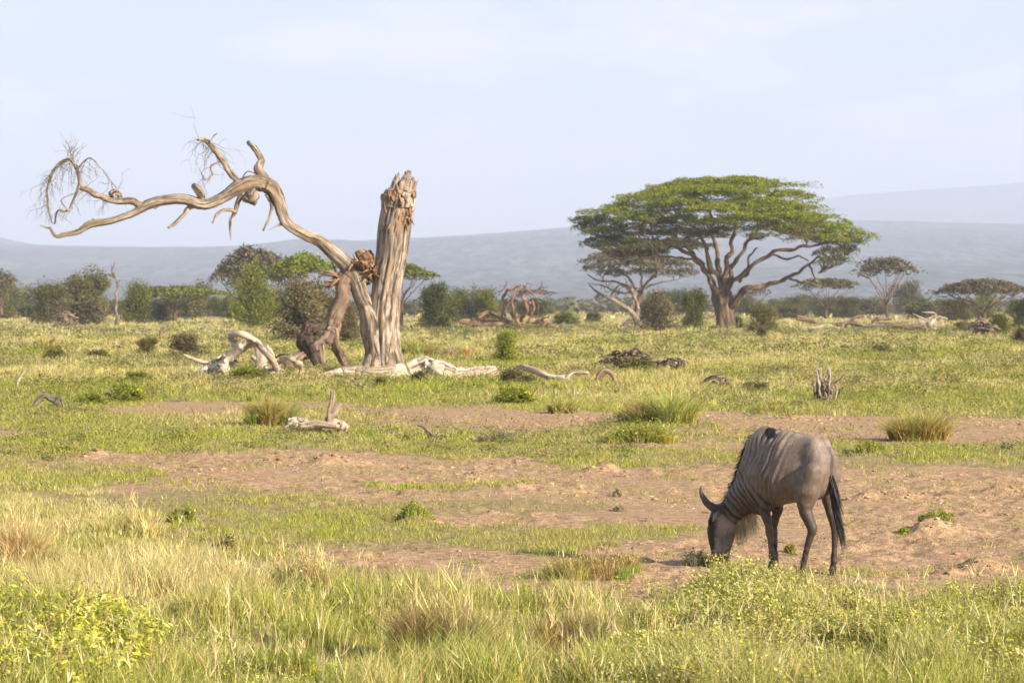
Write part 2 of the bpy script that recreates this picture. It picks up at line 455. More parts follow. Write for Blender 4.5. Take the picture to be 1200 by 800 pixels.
def mat_hills(name, a, b, s):
    t = NT(name)
    obj = t.n('ShaderNodeTexCoord').outputs['Object']
    mp = t.n('ShaderNodeMapping'); mp.inputs['Scale'].default_value = (s * 3, s * .4, s * 3); t.l(obj, mp.inputs[0])
    n = t.noise(mp.outputs[0], 1, 8, .7)
    n2 = t.noise(obj, s * .22, 4, .5)
    c = t.ramp(n, [(.42, a), (.6, b)])
    c = t.mix(t.ramp(n2, [(.40, (0, 0, 0)), (.66, (.6, .6, .6))]), c, a)
    d = t.n('ShaderNodeBsdfDiffuse'); t.l(c, d.inputs[0]); t.l(d.outputs[0], t.out.inputs[0])
    return t.m

def hills(name, prof, Yc, Y0, mat, seed, xm=1.6, vm=1.25):
    "a broad ridge: prof = measured skyline, its crest at Yc, its foot at Y0"
    u = np.linspace(-.5 * xm, .5 * xm, 420)
    px = 600 + u * F
    hh = np.interp(px, [p[0] for p in prof], [p[1] for p in prof])
    hz = (355 - hh) / F * Yc + CZ
    v = np.linspace(0, vm, 90)
    Yv = Y0 + (Yc - Y0) * v
    prof_v = np.where(v < 1, sstep(0, 1, v) ** .75 * .6 + .4 * v, 1 - (v - 1) * .5)
    X = u[None] * (Yc + 0 * Yv[:, None]); Yg = Yv[:, None] + 0 * X
    n = fbm2(X / 700, Yg / 1500, seed, 5) - .5
    Z = hz[None] * prof_v[:, None] + n * 60 * np.sin(np.clip(v, 0, 1) * math.pi)[:, None] * (Yc / 7000) + (fbm2(X / 140, Yg / 140, seed + 4, 3) - .5) * 5 * (v > .02)[:, None]
    Z[0] = -8
    V = np.stack([X, Yg, Z], -1).reshape(-1, 3); m, k = X.shape
    i = np.arange(m - 1)[:, None]; j = np.arange(k - 1)[None]; a = i * k + j
    q = np.stack([a, a + 1, a + k + 1, a + k], -1).reshape(-1, 4)
    me = np_mesh(name, V, q.ravel(), np.arange(len(q)) * 4, smooth=True)
    tag(link(name, me, mat), kind='structure')
hills('hills', [(-600, 262), (-120, 268), (0, 277), (18, 283), (45, 287), (130, 289), (210, 290), (300, 288), (380, 285), (470, 281), (540, 276), (610, 271), (660, 267), (760, 268),
                (900, 266), (1000, 265), (1100, 266), (1200, 268), (1500, 275), (1900, 290)], 8500, 2600, mat_hills('scrub_slopes', (.045, .055, .06), (.20, .19, .17), .016), 3)
hills('mountains', [(-600, 320), (0, 310), (500, 296), (760, 272), (860, 252), (930, 238), (1000, 228), (1060, 224), (1110, 221), (1160, 217), (1200, 214), (1400, 203), (1900, 215)], 12500, 9300,
      mat_hills('mountain_slopes', (.07, .08, .06), (.24, .22, .17), .012), 12, 1.4, 1.06)

def haze():
    bm = D.meshes.new('haze')
    x, y0, y1, z0, z1 = 10500, -250, 13800, -12, 560
    v = [(a, b, c) for c in (z0, z1) for a, b in ((-x, y0), (x, y0), (x, y1), (-x, y1))]
    f = [(0, 3, 2, 1), (4, 5, 6, 7), (0, 1, 5, 4), (1, 2, 6, 5), (2, 3, 7, 6), (3, 0, 4, 7)]
    bm.from_pydata(v, [], f); bm.update()
    t = NT('haze_air'); p = t.n('ShaderNodeVolumePrincipled'); p.inputs['Color'].default_value = (*HAZE_C, 1)
    p.inputs['Density'].default_value = HAZE_D; p.inputs['Anisotropy'].default_value = 0.0
    t.l(p.outputs[0], t.out.inputs['Volume'])
    tag(link('haze', bm, t.m), kind='stuff', label='pale blue air haze that fades the far hills', cat='haze')
if not NOHAZE: haze()
# ================================================================= GRASS AND GROUND COVER (nobody could count it)
def rnd_ground(rs, n, Y0, Y1, t=.215):
    "points spread evenly over the ground between Y0 and Y1"
    Y = np.sqrt(rs.uniform(Y0 * Y0, Y1 * Y1, n)); X = rs.uniform(-t, t, n) * Y
    return X, Y

def area(Y0, Y1, t=.215): return t * (Y1 * Y1 - Y0 * Y0)

def dryness(x, y):
    "0 lush .. 1 straw, broad drifts over the plain"
    d = fbm2(x / 4, y / 12, 91, 4)
    d = d + .25 * np.exp(-((x + 4.0) / 2.2) ** 2 - ((y - 28) / 7) ** 2) + .12 * sstep(75, 95, y) - .10 * sstep(0, 1, (y - 62) / 6) * (1 - sstep(76, 88, y))
    return np.clip((d - .5) * 3.2 + .5, 0, 1)

def build_grass():
    rs = np.random.RandomState(4)
    # ---- short green turf
    mb = MB()
    for Y0, Y1, dens, w, hh, seg in [(17, 34, 1700, .007, .05, 1), (34, 50, 900, .011, .055, 1), (50, 72, 420, .016, .07, 1), (72, 110, 60, .03, .11, 1)]:
        n = int(area(Y0, Y1) * dens); X, Y = rnd_ground(rs, n, Y0, Y1)
        so, gr = masks(X, Y); p = np.clip((.15 + .85 * gr) * (1 - so) + .16 * so * sstep(.5, .66, fbm2(X / .7, Y / 1.3, 33, 3)), 0, 1) * (.26 + 1.1 * sstep(.36, .6, fbm2(X / .45, Y / .6, 37, 3))) * (.5 + .5 * sstep(.35, .55, fbm2(X / 1.6, Y / 2.4, 38, 2)))
        k = rs.rand(n) < p; X, Y = X[k], Y[k]; n = len(X)
        c = mixc(rs, n, [GRN, YGR, OLV, STRAW], [4.4, 4.6, 1.4, 2.0])
        wm = sstep(.42, .62, fbm2(X / 1.3, Y / 2.6, 46, 3))[:, None]; c = c * (1 - .55 * wm) + mixc(rs, n, [STRAW, OLV, BRN], [4, 3, 2]) * .55 * wm
        patchy = .6 + .8 * fbm2(X / .6, Y / 1.1, 44, 3)
        blades(mb, X, Y, H(X, Y) - .005, hh * rs.uniform(.4, 1.5, n) * patchy, w * rs.uniform(.7, 1.4, n), rs, c, .9, seg)
    print('turf', mb.nv)
    tag(mb.obj('green_turf', M_GRASS), kind='stuff', label='short green turf growing in low patches around bare soil', cat='grass')
    # ---- medium mixed grass of the plain
    mb = MB()
    for Y0, Y1, ntuft, nb, w, hh in [(38, 60, 3.2, 20, .008, .15), (60, 90, 2.6, 20, .012, .20), (90, 140, 1.6, 18, .019, .26), (140, 230, .62, 18, .036, .30), (230, 420, .2, 14, .08, .38), (420, 900, .02, 9, .4, .6)]:
        n = int(area(Y0, Y1) * ntuft); X, Y = rnd_ground(rs, n, Y0, Y1)
        so, gr = masks(X, Y); dr = dryness(X, Y)
        cl = fbm2(X / 3.5, Y / 7, 77, 3)
        p = (1 - so) ** 2 * (1 - .85 * gr * (Y < 70)) * sstep(.30, .55, cl + .12 * sstep(60, 110, Y))
        k = rs.rand(n) < p; X, Y, dr, cl = X[k], Y[k], dr[k], cl[k]; n = len(X)
        th = hh * rs.uniform(.45, 1.35, n) * (.6 + .8 * cl) * (1 - .35 * (dr < .3))
        base = np.where(rs.rand(n)[:, None] < dr[:, None], mixc(rs, n, [STRAW, PALE, BRN], [5, 1.2, 1.3], .15), mixc(rs, n, [YGR, OLV, GRN, STRAW], [5, 2.4, 2, 1.6], .15))
        r = np.repeat
        m = n * nb; tw = th * .55
        a = rs.uniform(0, 2 * math.pi, m); q = np.sqrt(rs.rand(m)) * r(tw, nb)
        BX = r(X, nb) + np.cos(a) * q; BY = r(Y, nb) + np.sin(a) * q
        c = np.clip(r(base, nb, 0) * (1 + rs.normal(0, .2, (m, 1))), .01, .85)
        blades(mb, BX, BY, H(BX, BY) - .02, r(th, nb) * rs.uniform(.4, 1.15, m), w * rs.uniform(.6, 1.4, m), rs, c, .55, 1, az=a)
    # low filling growth so that no tuft stands on bare litter
    for Y0, Y1, dens, w, hh in [(50, 75, 130, .016, .09), (75, 120, 60, .026, .13), (120, 200, 22, .05, .17)]:
        n = int(area(Y0, Y1) * dens); X, Y = rnd_ground(rs, n, Y0, Y1)
        so, gr = masks(X, Y); dr = dryness(X, Y)
        k = rs.rand(n) < (1 - so); X, Y, dr = X[k], Y[k], dr[k]; n = len(X)
        c = np.where(rs.rand(n)[:, None] < dr[:, None] * .7, mixc(rs, n, [STRAW, PALE, BRN], [4, 1, 2]), mixc(rs, n, [YGR, OLV, GRN], [5, 3, 3]))
        blades(mb, X, Y, H(X, Y) - .01, hh * rs.uniform(.3, 1.4, n), w * rs.uniform(.6, 1.3, n), rs, c, .9, 1)
    print('plain', mb.nv)
    tag(mb.obj('plain_grass', M_GRASS), kind='stuff', label='knee high mixed straw and green grass covering the open plain', cat='grass')
    # ---- foreground grass
    mb = MB()
    n = int(area(16.3, 38) * 2500); X, Y = rnd_ground(rs, n, 16.3, 38, .22)
    so, gr = masks(X, Y)
    py = 355 + CZ * F / Y; px = 600 + X / Y * F      # measured borders of the tall growth
    edge = np.interp(px, [-200, 0, 120, 220, 330, 420, 560, 680, 730, 790, 860, 980, 1100, 1400], [560, 568, 590, 640, 655, 690, 678, 700, 735, 722, 690, 708, 715, 700])
    edge = edge + (fbm2(X / .5, Y / .9, 19, 3) - .5) * 70
    cover = sstep(-14, 22, py - edge)
    dense = .35 + 1.0 * sstep(.36, .58, fbm2(X / .45, Y / .8, 88, 3))
    k = rs.rand(n) < cover * dense * .8 * (1 - so * .9); X, Y, py, px = X[k], Y[k], py[k], px[k]; n = len(X)
    leftdry = (1 - sstep(240, 420, px)) * (1 - sstep(690, 760, py))
    dr = np.clip(.24 + .40 * leftdry + (fbm2(X / .8, Y / 1.2, 66, 3) - .5) * 1.6, .1, .95)
    c = np.where(rs.rand(n)[:, None] < dr[:, None], mixc(rs, n, [STRAW, PALE, BRN], [4, 4, .9]), mixc(rs, n, [YGR, GRN, OLV], [6, 3.5, 2]))
    hmap = .06 + .27 * sstep(.40, .70, fbm2(X / .7, Y / 1.2, 55, 3)) * sstep(.1, 1, (py - 590) / 120)
    blades(mb, X, Y, H(X, Y) - .01, hmap * rs.uniform(.35, 1.35, n), rs.uniform(.003, .0075, n), rs, c, .65, 2, tipcol=np.clip(c * .7 + np.array([.5, .43, .22]) * .3, 0, .9))
    # tall dry stalks with seed heads
    n = int(area(16.5, 30) * 44); X, Y = rnd_ground(rs, n, 16.5, 30, .22)
    so, gr = masks(X, Y); py = 355 + CZ * F / Y; px = 600 + X / Y * F
    k = (rs.rand(n) < .25 + sstep(.45, .65, fbm2(X / .6, Y, 99, 3))) & (py > np.interp(px, [0, 200, 400, 680, 740, 860, 1200], [570, 640, 690, 712, 750, 712, 715])) & (so < .5)
    X, Y = X[k], Y[k]; n = len(X); Z = H(X, Y)
    h = rs.uniform(.15, .46, n); az = rs.uniform(0, 6.28, n)
    c = mixc(rs, n, [PALE, STRAW, BRN], [5, 4, 1])
    blades(mb, X, Y, Z, h, rs.uniform(.003, .0045, n), rs, c, .35, 2, az=az)
    for j in range(3):
        blades(mb, X, Y, Z + h * .72, h * .28, rs.uniform(.005, .009, n), rs, c, .8, 1, az=az + rs.normal(0, .6, n))
    print('fore', mb.nv)
    tag(mb.obj('foreground_grass', M_GRASS), kind='stuff', label='tall dry and green grass along the near edge of the clearing', cat='grass')
build_grass()

def plain_weeds():
    "low cushions of weeds dotted all over the plain, far past counting"
    rs = np.random.RandomState(14); mb = MB()
    for Y0, Y1, n, per, leaf in [(44, 75, 900, 100, .024), (75, 130, 2100, 70, .040), (130, 260, 2800, 40, .08)]:
        X, Y = rnd_ground(rs, n, Y0, Y1); so, gr = masks(X, Y); k = (rs.rand(n) < (1 - .93 * so)) & (rs.rand(n) < sstep(.3, .55, fbm2(X / 6, Y / 14, 73, 3))); X, Y = X[k], Y[k]; n = len(X)
        r = (.16 + .55 * rs.rand(n) ** 1.6) * (1 + Y / 200); h = r * rs.uniform(.45, .95, n); d = rs.normal(size=(n, per, 3)); d /= np.linalg.norm(d, axis=2)[..., None]; d[..., 2] = np.abs(d[..., 2])
        q = rs.rand(n, per, 1) ** .4; lob = 1 + .5 * (vn3(d[..., 0] * 2 + X[:, None], d[..., 1] * 2, d[..., 2] * 2, 6) - .5)[..., None] * 2
        C = np.stack([X, Y, H(X, Y)], 1)[:, None] + d * q * lob * np.stack([r, r, h], 1)[:, None]
        base = mixc(rs, n, [(.17, .20, .035), OLV * .8, (.13, .15, .03), BRN, (.26, .24, .12)], [4, 4, 4, 1.5, 2], .15); c = np.repeat(base, per, 0) * (1 + rs.normal(0, .15, (n * per, 1)))
        leaves(mb, C.reshape(-1, 3), leaf, rs, np.clip(c, .01, .9), up=.3, aspect=.4)
    n = 2600; X, Y = rnd_ground(rs, n, 24, 60); so, gr = masks(X, Y); k = (so > .5) & (rs.rand(n) < .35 * sstep(.4, .6, fbm2(X / 2, Y / 4, 74, 3))); X, Y = X[k], Y[k]; n = len(X); per = 60
    r = rs.uniform(.03, .16, n); d = rs.normal(size=(n, per, 3)); d /= np.linalg.norm(d, axis=2)[..., None]; d[..., 2] = np.abs(d[..., 2]) * .45
    C = np.stack([X, Y, H(X, Y)], 1)[:, None] + d * rs.rand(n, per, 1) ** .5 * r[:, None, None]
    c = np.repeat(mixc(rs, n, [GRN, OLV, BRN, (.30, .29, .17)], [2, 3, 2, 3], .15), per, 0); leaves(mb, C.reshape(-1, 3), .014, rs, c, up=.2, aspect=.35)
    tag(mb.obj('low_weeds', M_LEAF), kind='stuff', label='low cushions of green and grey weeds dotted over the plain', cat='weeds')
plain_weeds()

def build_clods():
    "crumbs of earth and small stones on the bare soil"
    rs = np.random.RandomState(8); mb = MB()
    ico = np.array([[0, 0, .6], [.9, 0, .1], [.3, .85, .05], [-.75, .55, .1], [-.7, -.6, .05], [.3, -.9, .1], [0, 0, -.5]])
    fc = [[0, 1, 2], [0, 2, 3], [0, 3, 4], [0, 4, 5], [0, 5, 1], [6, 2, 1], [6, 3, 2], [6, 4, 3], [6, 5, 4], [6, 1, 5]]
    n = 60000; X, Y = rnd_ground(rs, n, 21, 62); so, gr = masks(X, Y)
    cl = fbm2(X / 1.2, Y / 2.2, 23, 3); mm = np.zeros(n)
    for mx, my, rx, ry, mh in MOUNDS: mm = np.maximum(mm, np.exp(-((X - mx) / rx / 1.3) ** 2 - ((Y - my) / ry / 1.3) ** 2))
    k = (so > .6) & (rs.rand(n) < sstep(.42, .68, cl) * .5 + mm * .9); X, Y, mm = X[k], Y[k], mm[k]; n = len(X)
    s = (.006 + .022 * rs.rand(n) ** 4) * (1 + Y / 60) * (1 + .6 * mm); Z = H(X, Y)
    V = ico[None] * np.array([1.25, 1.1, .6]) * s[:, None, None] * rs.uniform(.6, 1.4, (n, 1, 3)) * rs.uniform(.75, 1.25, (n, 7, 1))
    a = rs.uniform(0, 6.28, n); ca, sa = np.cos(a)[:, None], np.sin(a)[:, None]
    V = np.stack([V[..., 0] * ca - V[..., 1] * sa, V[..., 0] * sa + V[..., 1] * ca, V[..., 2]], -1) + np.stack([X, Y, Z], 1)[:, None]
    c = mixc(rs, n, [(.46, .30, .16), (.36, .23, .125), (.50, .34, .19)], [4, 4, 1])
    mb.add(V.reshape(-1, 3), (np.arange(n)[:, None, None] * 7 + np.array(fc)[None]).reshape(-1, 3), 3, np.repeat(c, 7, 0))
    t = NT('earth_clods'); at = t.n('ShaderNodeAttribute', attribute_name='tint'); b = t.n('ShaderNodeBsdfPrincipled', i_Roughness=.95)
    t.l(at.outputs[0], b.inputs['Base Color']); t.l(b.outputs[0], t.out.inputs[0])
    tag(mb.obj('earth_clods', t.m, smooth=False), kind='stuff', label='crumbled earth clods and small stones on the bare soil', cat='clods')
build_clods()
# ================================================================= DEAD WOOD
def ptube(mb, pts, Y, seed=0, n=12, sub=5, rough=.10, dy=None, wig=.0, broken=0, col=(1, 1, 1), ridge=2.6, off=(0, 0, 0), lf=.6, jag=.05):
    "pts: (px, py, width in px) at distance Y; dy: list of extra distance per point"
    if dy is None: dy = [0] * len(pts)
    C = [P(p[0], p[1], Y + d) + Vector(off) for p, d in zip(pts, dy)]
    return tube(mb, C, [p[2] / 2 / F * Y for p in pts], n=n, sub=sub, rough=rough, seed=seed, wig=wig, broken=broken, col=col, ridge=ridge, lfreq=lf, jag=jag)

def splinters(mb, c, r, n, L, dirv, rs, w=.05, col=(1, 1, 1), spread=.35):
    for i in range(n):
        a = rs.uniform(0, 6.28); q = r * math.sqrt(rs.rand())
        p = Vector(c) + Vector((math.cos(a) * q, math.sin(a) * q, rs.uniform(-.3, .1) * L))
        d = (Vector(dirv) + Vector(rs.normal(0, spread, 3))).normalized() * L * rs.uniform(.4, 1.1)
        tube(mb, [p, p + d * .5 + Vector(rs.normal(0, .02, 3)), p + d], [w * rs.uniform(.7, 1.3), w * .8, w * .12], n=6, sub=2, rough=.2, seed=int(rs.randint(999)), col=col)

def twigs(mb, start, L, r, rs, depth=2, droop=.5, d0=None, n=5, seg=6, kids=3, spread=.8, jit=.35):
    d = Vector(d0) if d0 is not None else Vector(rs.normal(0, 1, 3)); d.normalize()
    p = Vector(start); pts = [p.copy()]
    for k in range(seg):
        d = (d + Vector(rs.normal(0, jit, 3)) + Vector((0, 0, -droop * .35))).normalized(); p = p + d * L / seg; pts.append(p.copy())
    tube(mb, pts, list(np.linspace(r, r * .3, len(pts))), n=n, sub=2, col=(1, 1, 1))
    if depth > 0:
        for i in range(kids):
            k = rs.randint(1, seg)
            twigs(mb, pts[k], L * rs.uniform(.35, .65), r * .55, rs, depth - 1, droop, d + Vector(rs.normal(0, spread, 3)), n, seg, kids, spread, jit)

def dead_tree():
    Y = 103.5; rs = np.random.RandomState(11)
    b = G(451, 434); b.y = Y
    root = empty('dead_tree', b, 'tall snapped dead tree with one long crooked bare limb reaching left', 'dead tree')
    def fin(mb, name, mat=M_DEAD, smooth=True):
        mb.V = [v - np.array(b) for v in mb.V]; return mb.obj(name, mat, root, smooth)
    mb = MB()
    ptube(mb, [(451.5, 441, 54), (451, 434, 47), (449.5, 425, 43), (449, 400, 41), (449, 370, 39.5), (453, 335, 36), (459, 300, 36.5), (463, 262, 36), (466, 243, 35.5), (468, 230, 33), (470, 224, 27)], Y, 5, 72, 14, .12, broken=.5, ridge=5.5, lf=.7, jag=0)
    ptube(mb, [(470, 244, 30), (473, 228, 25), (477, 214, 18), (478, 204, 7)], Y, 6, 34, 7, .3, dy=[-.1] * 4, broken=.5, ridge=4.5, lf=1.5, jag=.05)
    ptube(mb, [(456, 243, 16), (453, 232, 13), (454, 225, 7)], Y, 7, 16, 5, .3, dy=[-.1] * 3, broken=.5, ridge=4, jag=.08)
    ptube(mb, [(447, 432, 24), (441, 408, 26), (437, 388, 25), (433, 370, 21), (429, 358, 14)], Y, 8, 30, 8, .14, dy=[-.15, -.2, -.25, -.3, -.3], ridge=4, lf=.6, jag=0)
    for x, w in ((432, 12), (442, 16), (458, 15), (468, 11)):     # root flare
        ptube(mb, [(x * .6 + 451 * .4, 405, w), (x, 425, w * 1.1), (x * 1.25 - 451 * .25, 440, w * 1.1)], Y, x, 12, 4, .15, dy=[-.25, -.45, -.7])
    fin(mb, 'trunk')
    mb = MB()                                                     # torn rusty heartwood at the top
    for (x, y, w, L, n) in ((466, 229, .34, .22, 22), (476, 213, .16, .2, 9), (454, 232, .12, .2, 6), (480, 222, .1, .22, 6)):
        splinters(mb, P(x, y, Y - .1), w, n, L, (.08, -.1, 1), rs, .10, spread=.25)
    for k in range(60):
        x, y = rs.uniform(452, 484), rs.uniform(220, 262)
        if x < 455 and y < 235: continue
        p = P(x, y, Y - .50 + .012 * abs(x - 465)); splinters(mb, p, .04, 1, .5, (0, -.12, -1 if rs.rand() < .6 else .9), rs, .05)
    fin(mb, 'broken_top', M_REDDEAD)
    mb = MB()                                                     # the long limb
    main = [(444, 398, 34), (437, 378, 28), (429, 359, 21), (420.6, 336, 18), (409, 315, 17), (392, 298, 15), (374, 283, 14), (355, 274, 14), (337, 260, 15), (327, 242, 16), (317, 222, 17), (302, 215, 18), (282, 220, 17), (260, 232, 13),
            (237, 239.5, 12.5), (215, 235, 11.5), (192, 235.5, 11.5), (170, 241, 11), (155, 249.5, 8.5), (130, 259.5, 7.5), (107, 262.5, 8), (92, 271, 6.5), (75, 275, 5.5), (65, 276.5, 4.5), (58, 266, 3)]
    dy = list(-np.linspace(0, 2.2, len(main)))
    ptube(mb, [(a_, b_, c_ * .95) for a_, b_, c_ in main], Y, 9, 26, 10, .24, dy=dy, wig=.35, ridge=3.0, jag=.02, lf=.6)
    ptube(mb, [(300, 224, 14), (296, 230, 20), (288, 231, 12), (300, 238, 6)], Y, 31, 14, 4, .3, dy=[-1.2] * 4)
    fin(mb, 'limb')
    def dY(x): return float(np.interp(x, [p[0] for p in main][::-1], dy[::-1]))
    mb = MB()
    subs = [
        [(166, 241, 9), (150, 235, 9), (130, 235.5, 8), (112, 227, 7.5), (95, 220, 6.5), (93, 210, 5), (90, 196, 5), (82, 187, 5), (70, 192, 5), (60, 205, 4), (55, 222, 2.6), (57, 245, 2.2), (61, 262, 1.6)],
        [(92, 218, 4), (86, 235, 3.2), (80, 247, 3.2), (68, 247, 2.8), (64, 262, 2)],
        [(92, 196, 1.9), (105, 185, 2), (117, 195, 1.8), (130, 212, 1.4), (143, 228, 1)],
        [(80, 247, 2), (72, 236, 1.8), (78, 230, 1.4), (86, 228, 1)],
        [(237, 239, 9), (236, 230, 10), (231, 221, 11), (228, 219, 9)],
        [(283, 219, 10), (277, 211, 9), (266, 197, 9), (255, 180, 9), (246, 170, 7.5), (238, 164, 5.5), (232, 164, 3)],
        [(246, 168, 2.6), (250, 160, 2), (255, 156, 1)],
        [(258, 189, 2), (247, 195, 2.2), (249, 207, 2.2), (241, 211, 2), (236, 203, 1.6), (231, 190, 1)],
        [(315, 222, 15), (310, 210, 14), (302, 200, 12), (305, 187, 8.5), (299, 175, 7), (291, 168, 5.5)],
        [(232, 239, 7), (222, 243, 6.5), (214, 252, 5.5), (205, 262, 5), (198, 267, 3)],
        [(282, 228, 8), (279, 238, 6.5), (276, 248, 6), (270, 259, 5), (270, 270, 3), (270.5, 281, 1)],
        [(277, 248, 5), (262, 246, 4.4), (255, 251, 4), (249, 262, 2)],
        [(312, 227, 5), (318, 240, 4.5), (315, 255, 3.6), (309, 270, 2.5)],
        [(283, 210, 1.6), (290, 201, 1.6), (300, 204, 1.2)],
        [(190, 238, 3), (181, 245, 1.5)], [(330, 262, 4), (322, 266, 1.5), (314, 270, .8)], [(130, 228, 9), (136, 226, 9), (140, 229, 6)], [(120, 262, 2.5), (108, 256, 1.2)],
        [(392, 298, 5), (383, 289, 3), (388, 284, 1)], [(60, 268, 3), (52, 266, 2), (47, 264, 1)]]
    for i, s_ in enumerate(subs):
        mb = MB(); s_ = [(a_, b_, c_ * .9) for a_, b_, c_ in s_]; ptube(mb, s_, Y, 40 + i, 10, 5, .12, dy=[dY(s_[0][0]) + rs.uniform(-.5, .5) * k / len(s_) for k in range(len(s_))], wig=.45, broken=.4 if s_[-1][2] > 2 else 0); fin(mb, 'branch')
                                                        # hanging grey twigs
    for path, n, L in ((subs[0][6:12], 48, 1.2), (subs[0][2:7], 14, .8), (subs[2], 18, .9), (subs[5][3:], 20, 1.3), (subs[1], 12, .7), (subs[7], 8, .9)):
        mb = MB()
        for i in range(n):
            k = rs.uniform(0, len(path) - 1.001); a, c = path[int(k)], path[int(k) + 1]; f = k - int(k)
            p = P(a[0] + (c[0] - a[0]) * f, a[1] + (c[1] - a[1]) * f, Y + dY(min(a[0], 400)))
            up = rs.rand() < .10
            twigs(mb, p, L * rs.uniform(.5, 1.2), .0095, rs, 1, -.2 if up else .75, (rs.normal(0, .8), rs.normal(0, .6), .9 if up else -.35), 4, 6, 2, .6, .3)
        fin(mb, 'twigs', M_DEAD)
    mb = MB()
    for k in range(6): twigs(mb, P(85, 187, Y - 1.9), .8, .014, rs, 1, -.1, (rs.normal(0, .5), 0, 1), 4, 6, 2, .6)
    fin(mb, 'twigs', M_DEAD)
    mb = MB()                                                     # the snapped limb propped against the trunk
    l2 = [(413, 318, 13), (404, 328, 17), (402, 349, 15.5), (393, 375, 16.5), (387, 394, 15), (370, 409, 13), (351, 421, 13.5), (337, 429, 14), (322, 434, 8)]
    ptube(mb, l2, Y, 71, 22, 9, .18, lf=.35, dy=list(-np.linspace(.3, 1.2, len(l2))), wig=.4)
    ptube(mb, [(390, 384, 12), (395, 402, 12), (402, 420, 11), (408, 434, 9)], Y, 72, 14, 7, .2, dy=[-.8, -.7, -.5, -.4], wig=.3)
    ptube(mb, [(376, 405, 8), (378, 420, 7), (381, 434, 6)], Y, 73, 10, 4, .1, dy=[-1, -1.1, -1.2])
    fin(mb, 'broken_limb', M_BROWND)
    mb = MB()                                                     # torn fibres in the crotch
    splinters(mb, P(398, 325, Y - .5), .25, 26, .75, (-1, -.1, -.35), rs, .05, spread=.5)
    splinters(mb, P(402, 300, Y - .3), .1, 5, .5, (-.7, 0, .6), rs, .03)
    ptube(mb, [(438, 330, 10), (432, 314, 20), (426, 303, 20), (420, 294, 8)], Y, 81, 26, 8, .62, dy=[-.1] * 4, ridge=5, lf=2.5)
    ptube(mb, [(413, 330, 10), (423, 320, 17), (436, 312, 12)], Y, 82, 22, 7, .6, dy=[-.2] * 3, ridge=5, lf=2.5)
    splinters(mb, P(424, 308, Y - .45), .36, 70, .42, (.1, -.35, -.1), rs, .06, spread=.9)
    splinters(mb, P(434, 316, Y - .45), .25, 30, .5, (0, -.3, .5), rs, .05, spread=.6)
    fin(mb, 'torn_bark', M_REDDEAD)

M_REDDEAD = mat_wood('torn_heartwood', (.46, .33, .21), (.25, .135, .065), (.045, .026, .016), rust=(.36, .15, .05), gscale=6)
M_BROWND = mat_wood('brown_dead_wood', (.36, .26, .18), (.22, .15, .10), (.05, .033, .024), gscale=8)
dead_tree()

def dead_piece(name, label, cat, base, parts, group=None):
    "parts: (part name, material, function filling a mesh); a single part becomes the thing itself"
    loc = G(*base)
    if len(parts) == 1:
        mb = MB(); parts[0][2](mb); o = mb.obj(name, parts[0][1], None, True, loc); return tag(o, label, cat, group)
    r = empty(name, loc, label, cat, group)
    for pn, m, fn in parts:
        mb = MB(); fn(mb); mb.V = [v - np.array(loc) for v in mb.V]; mb.obj(pn, m, r, True)
    return r

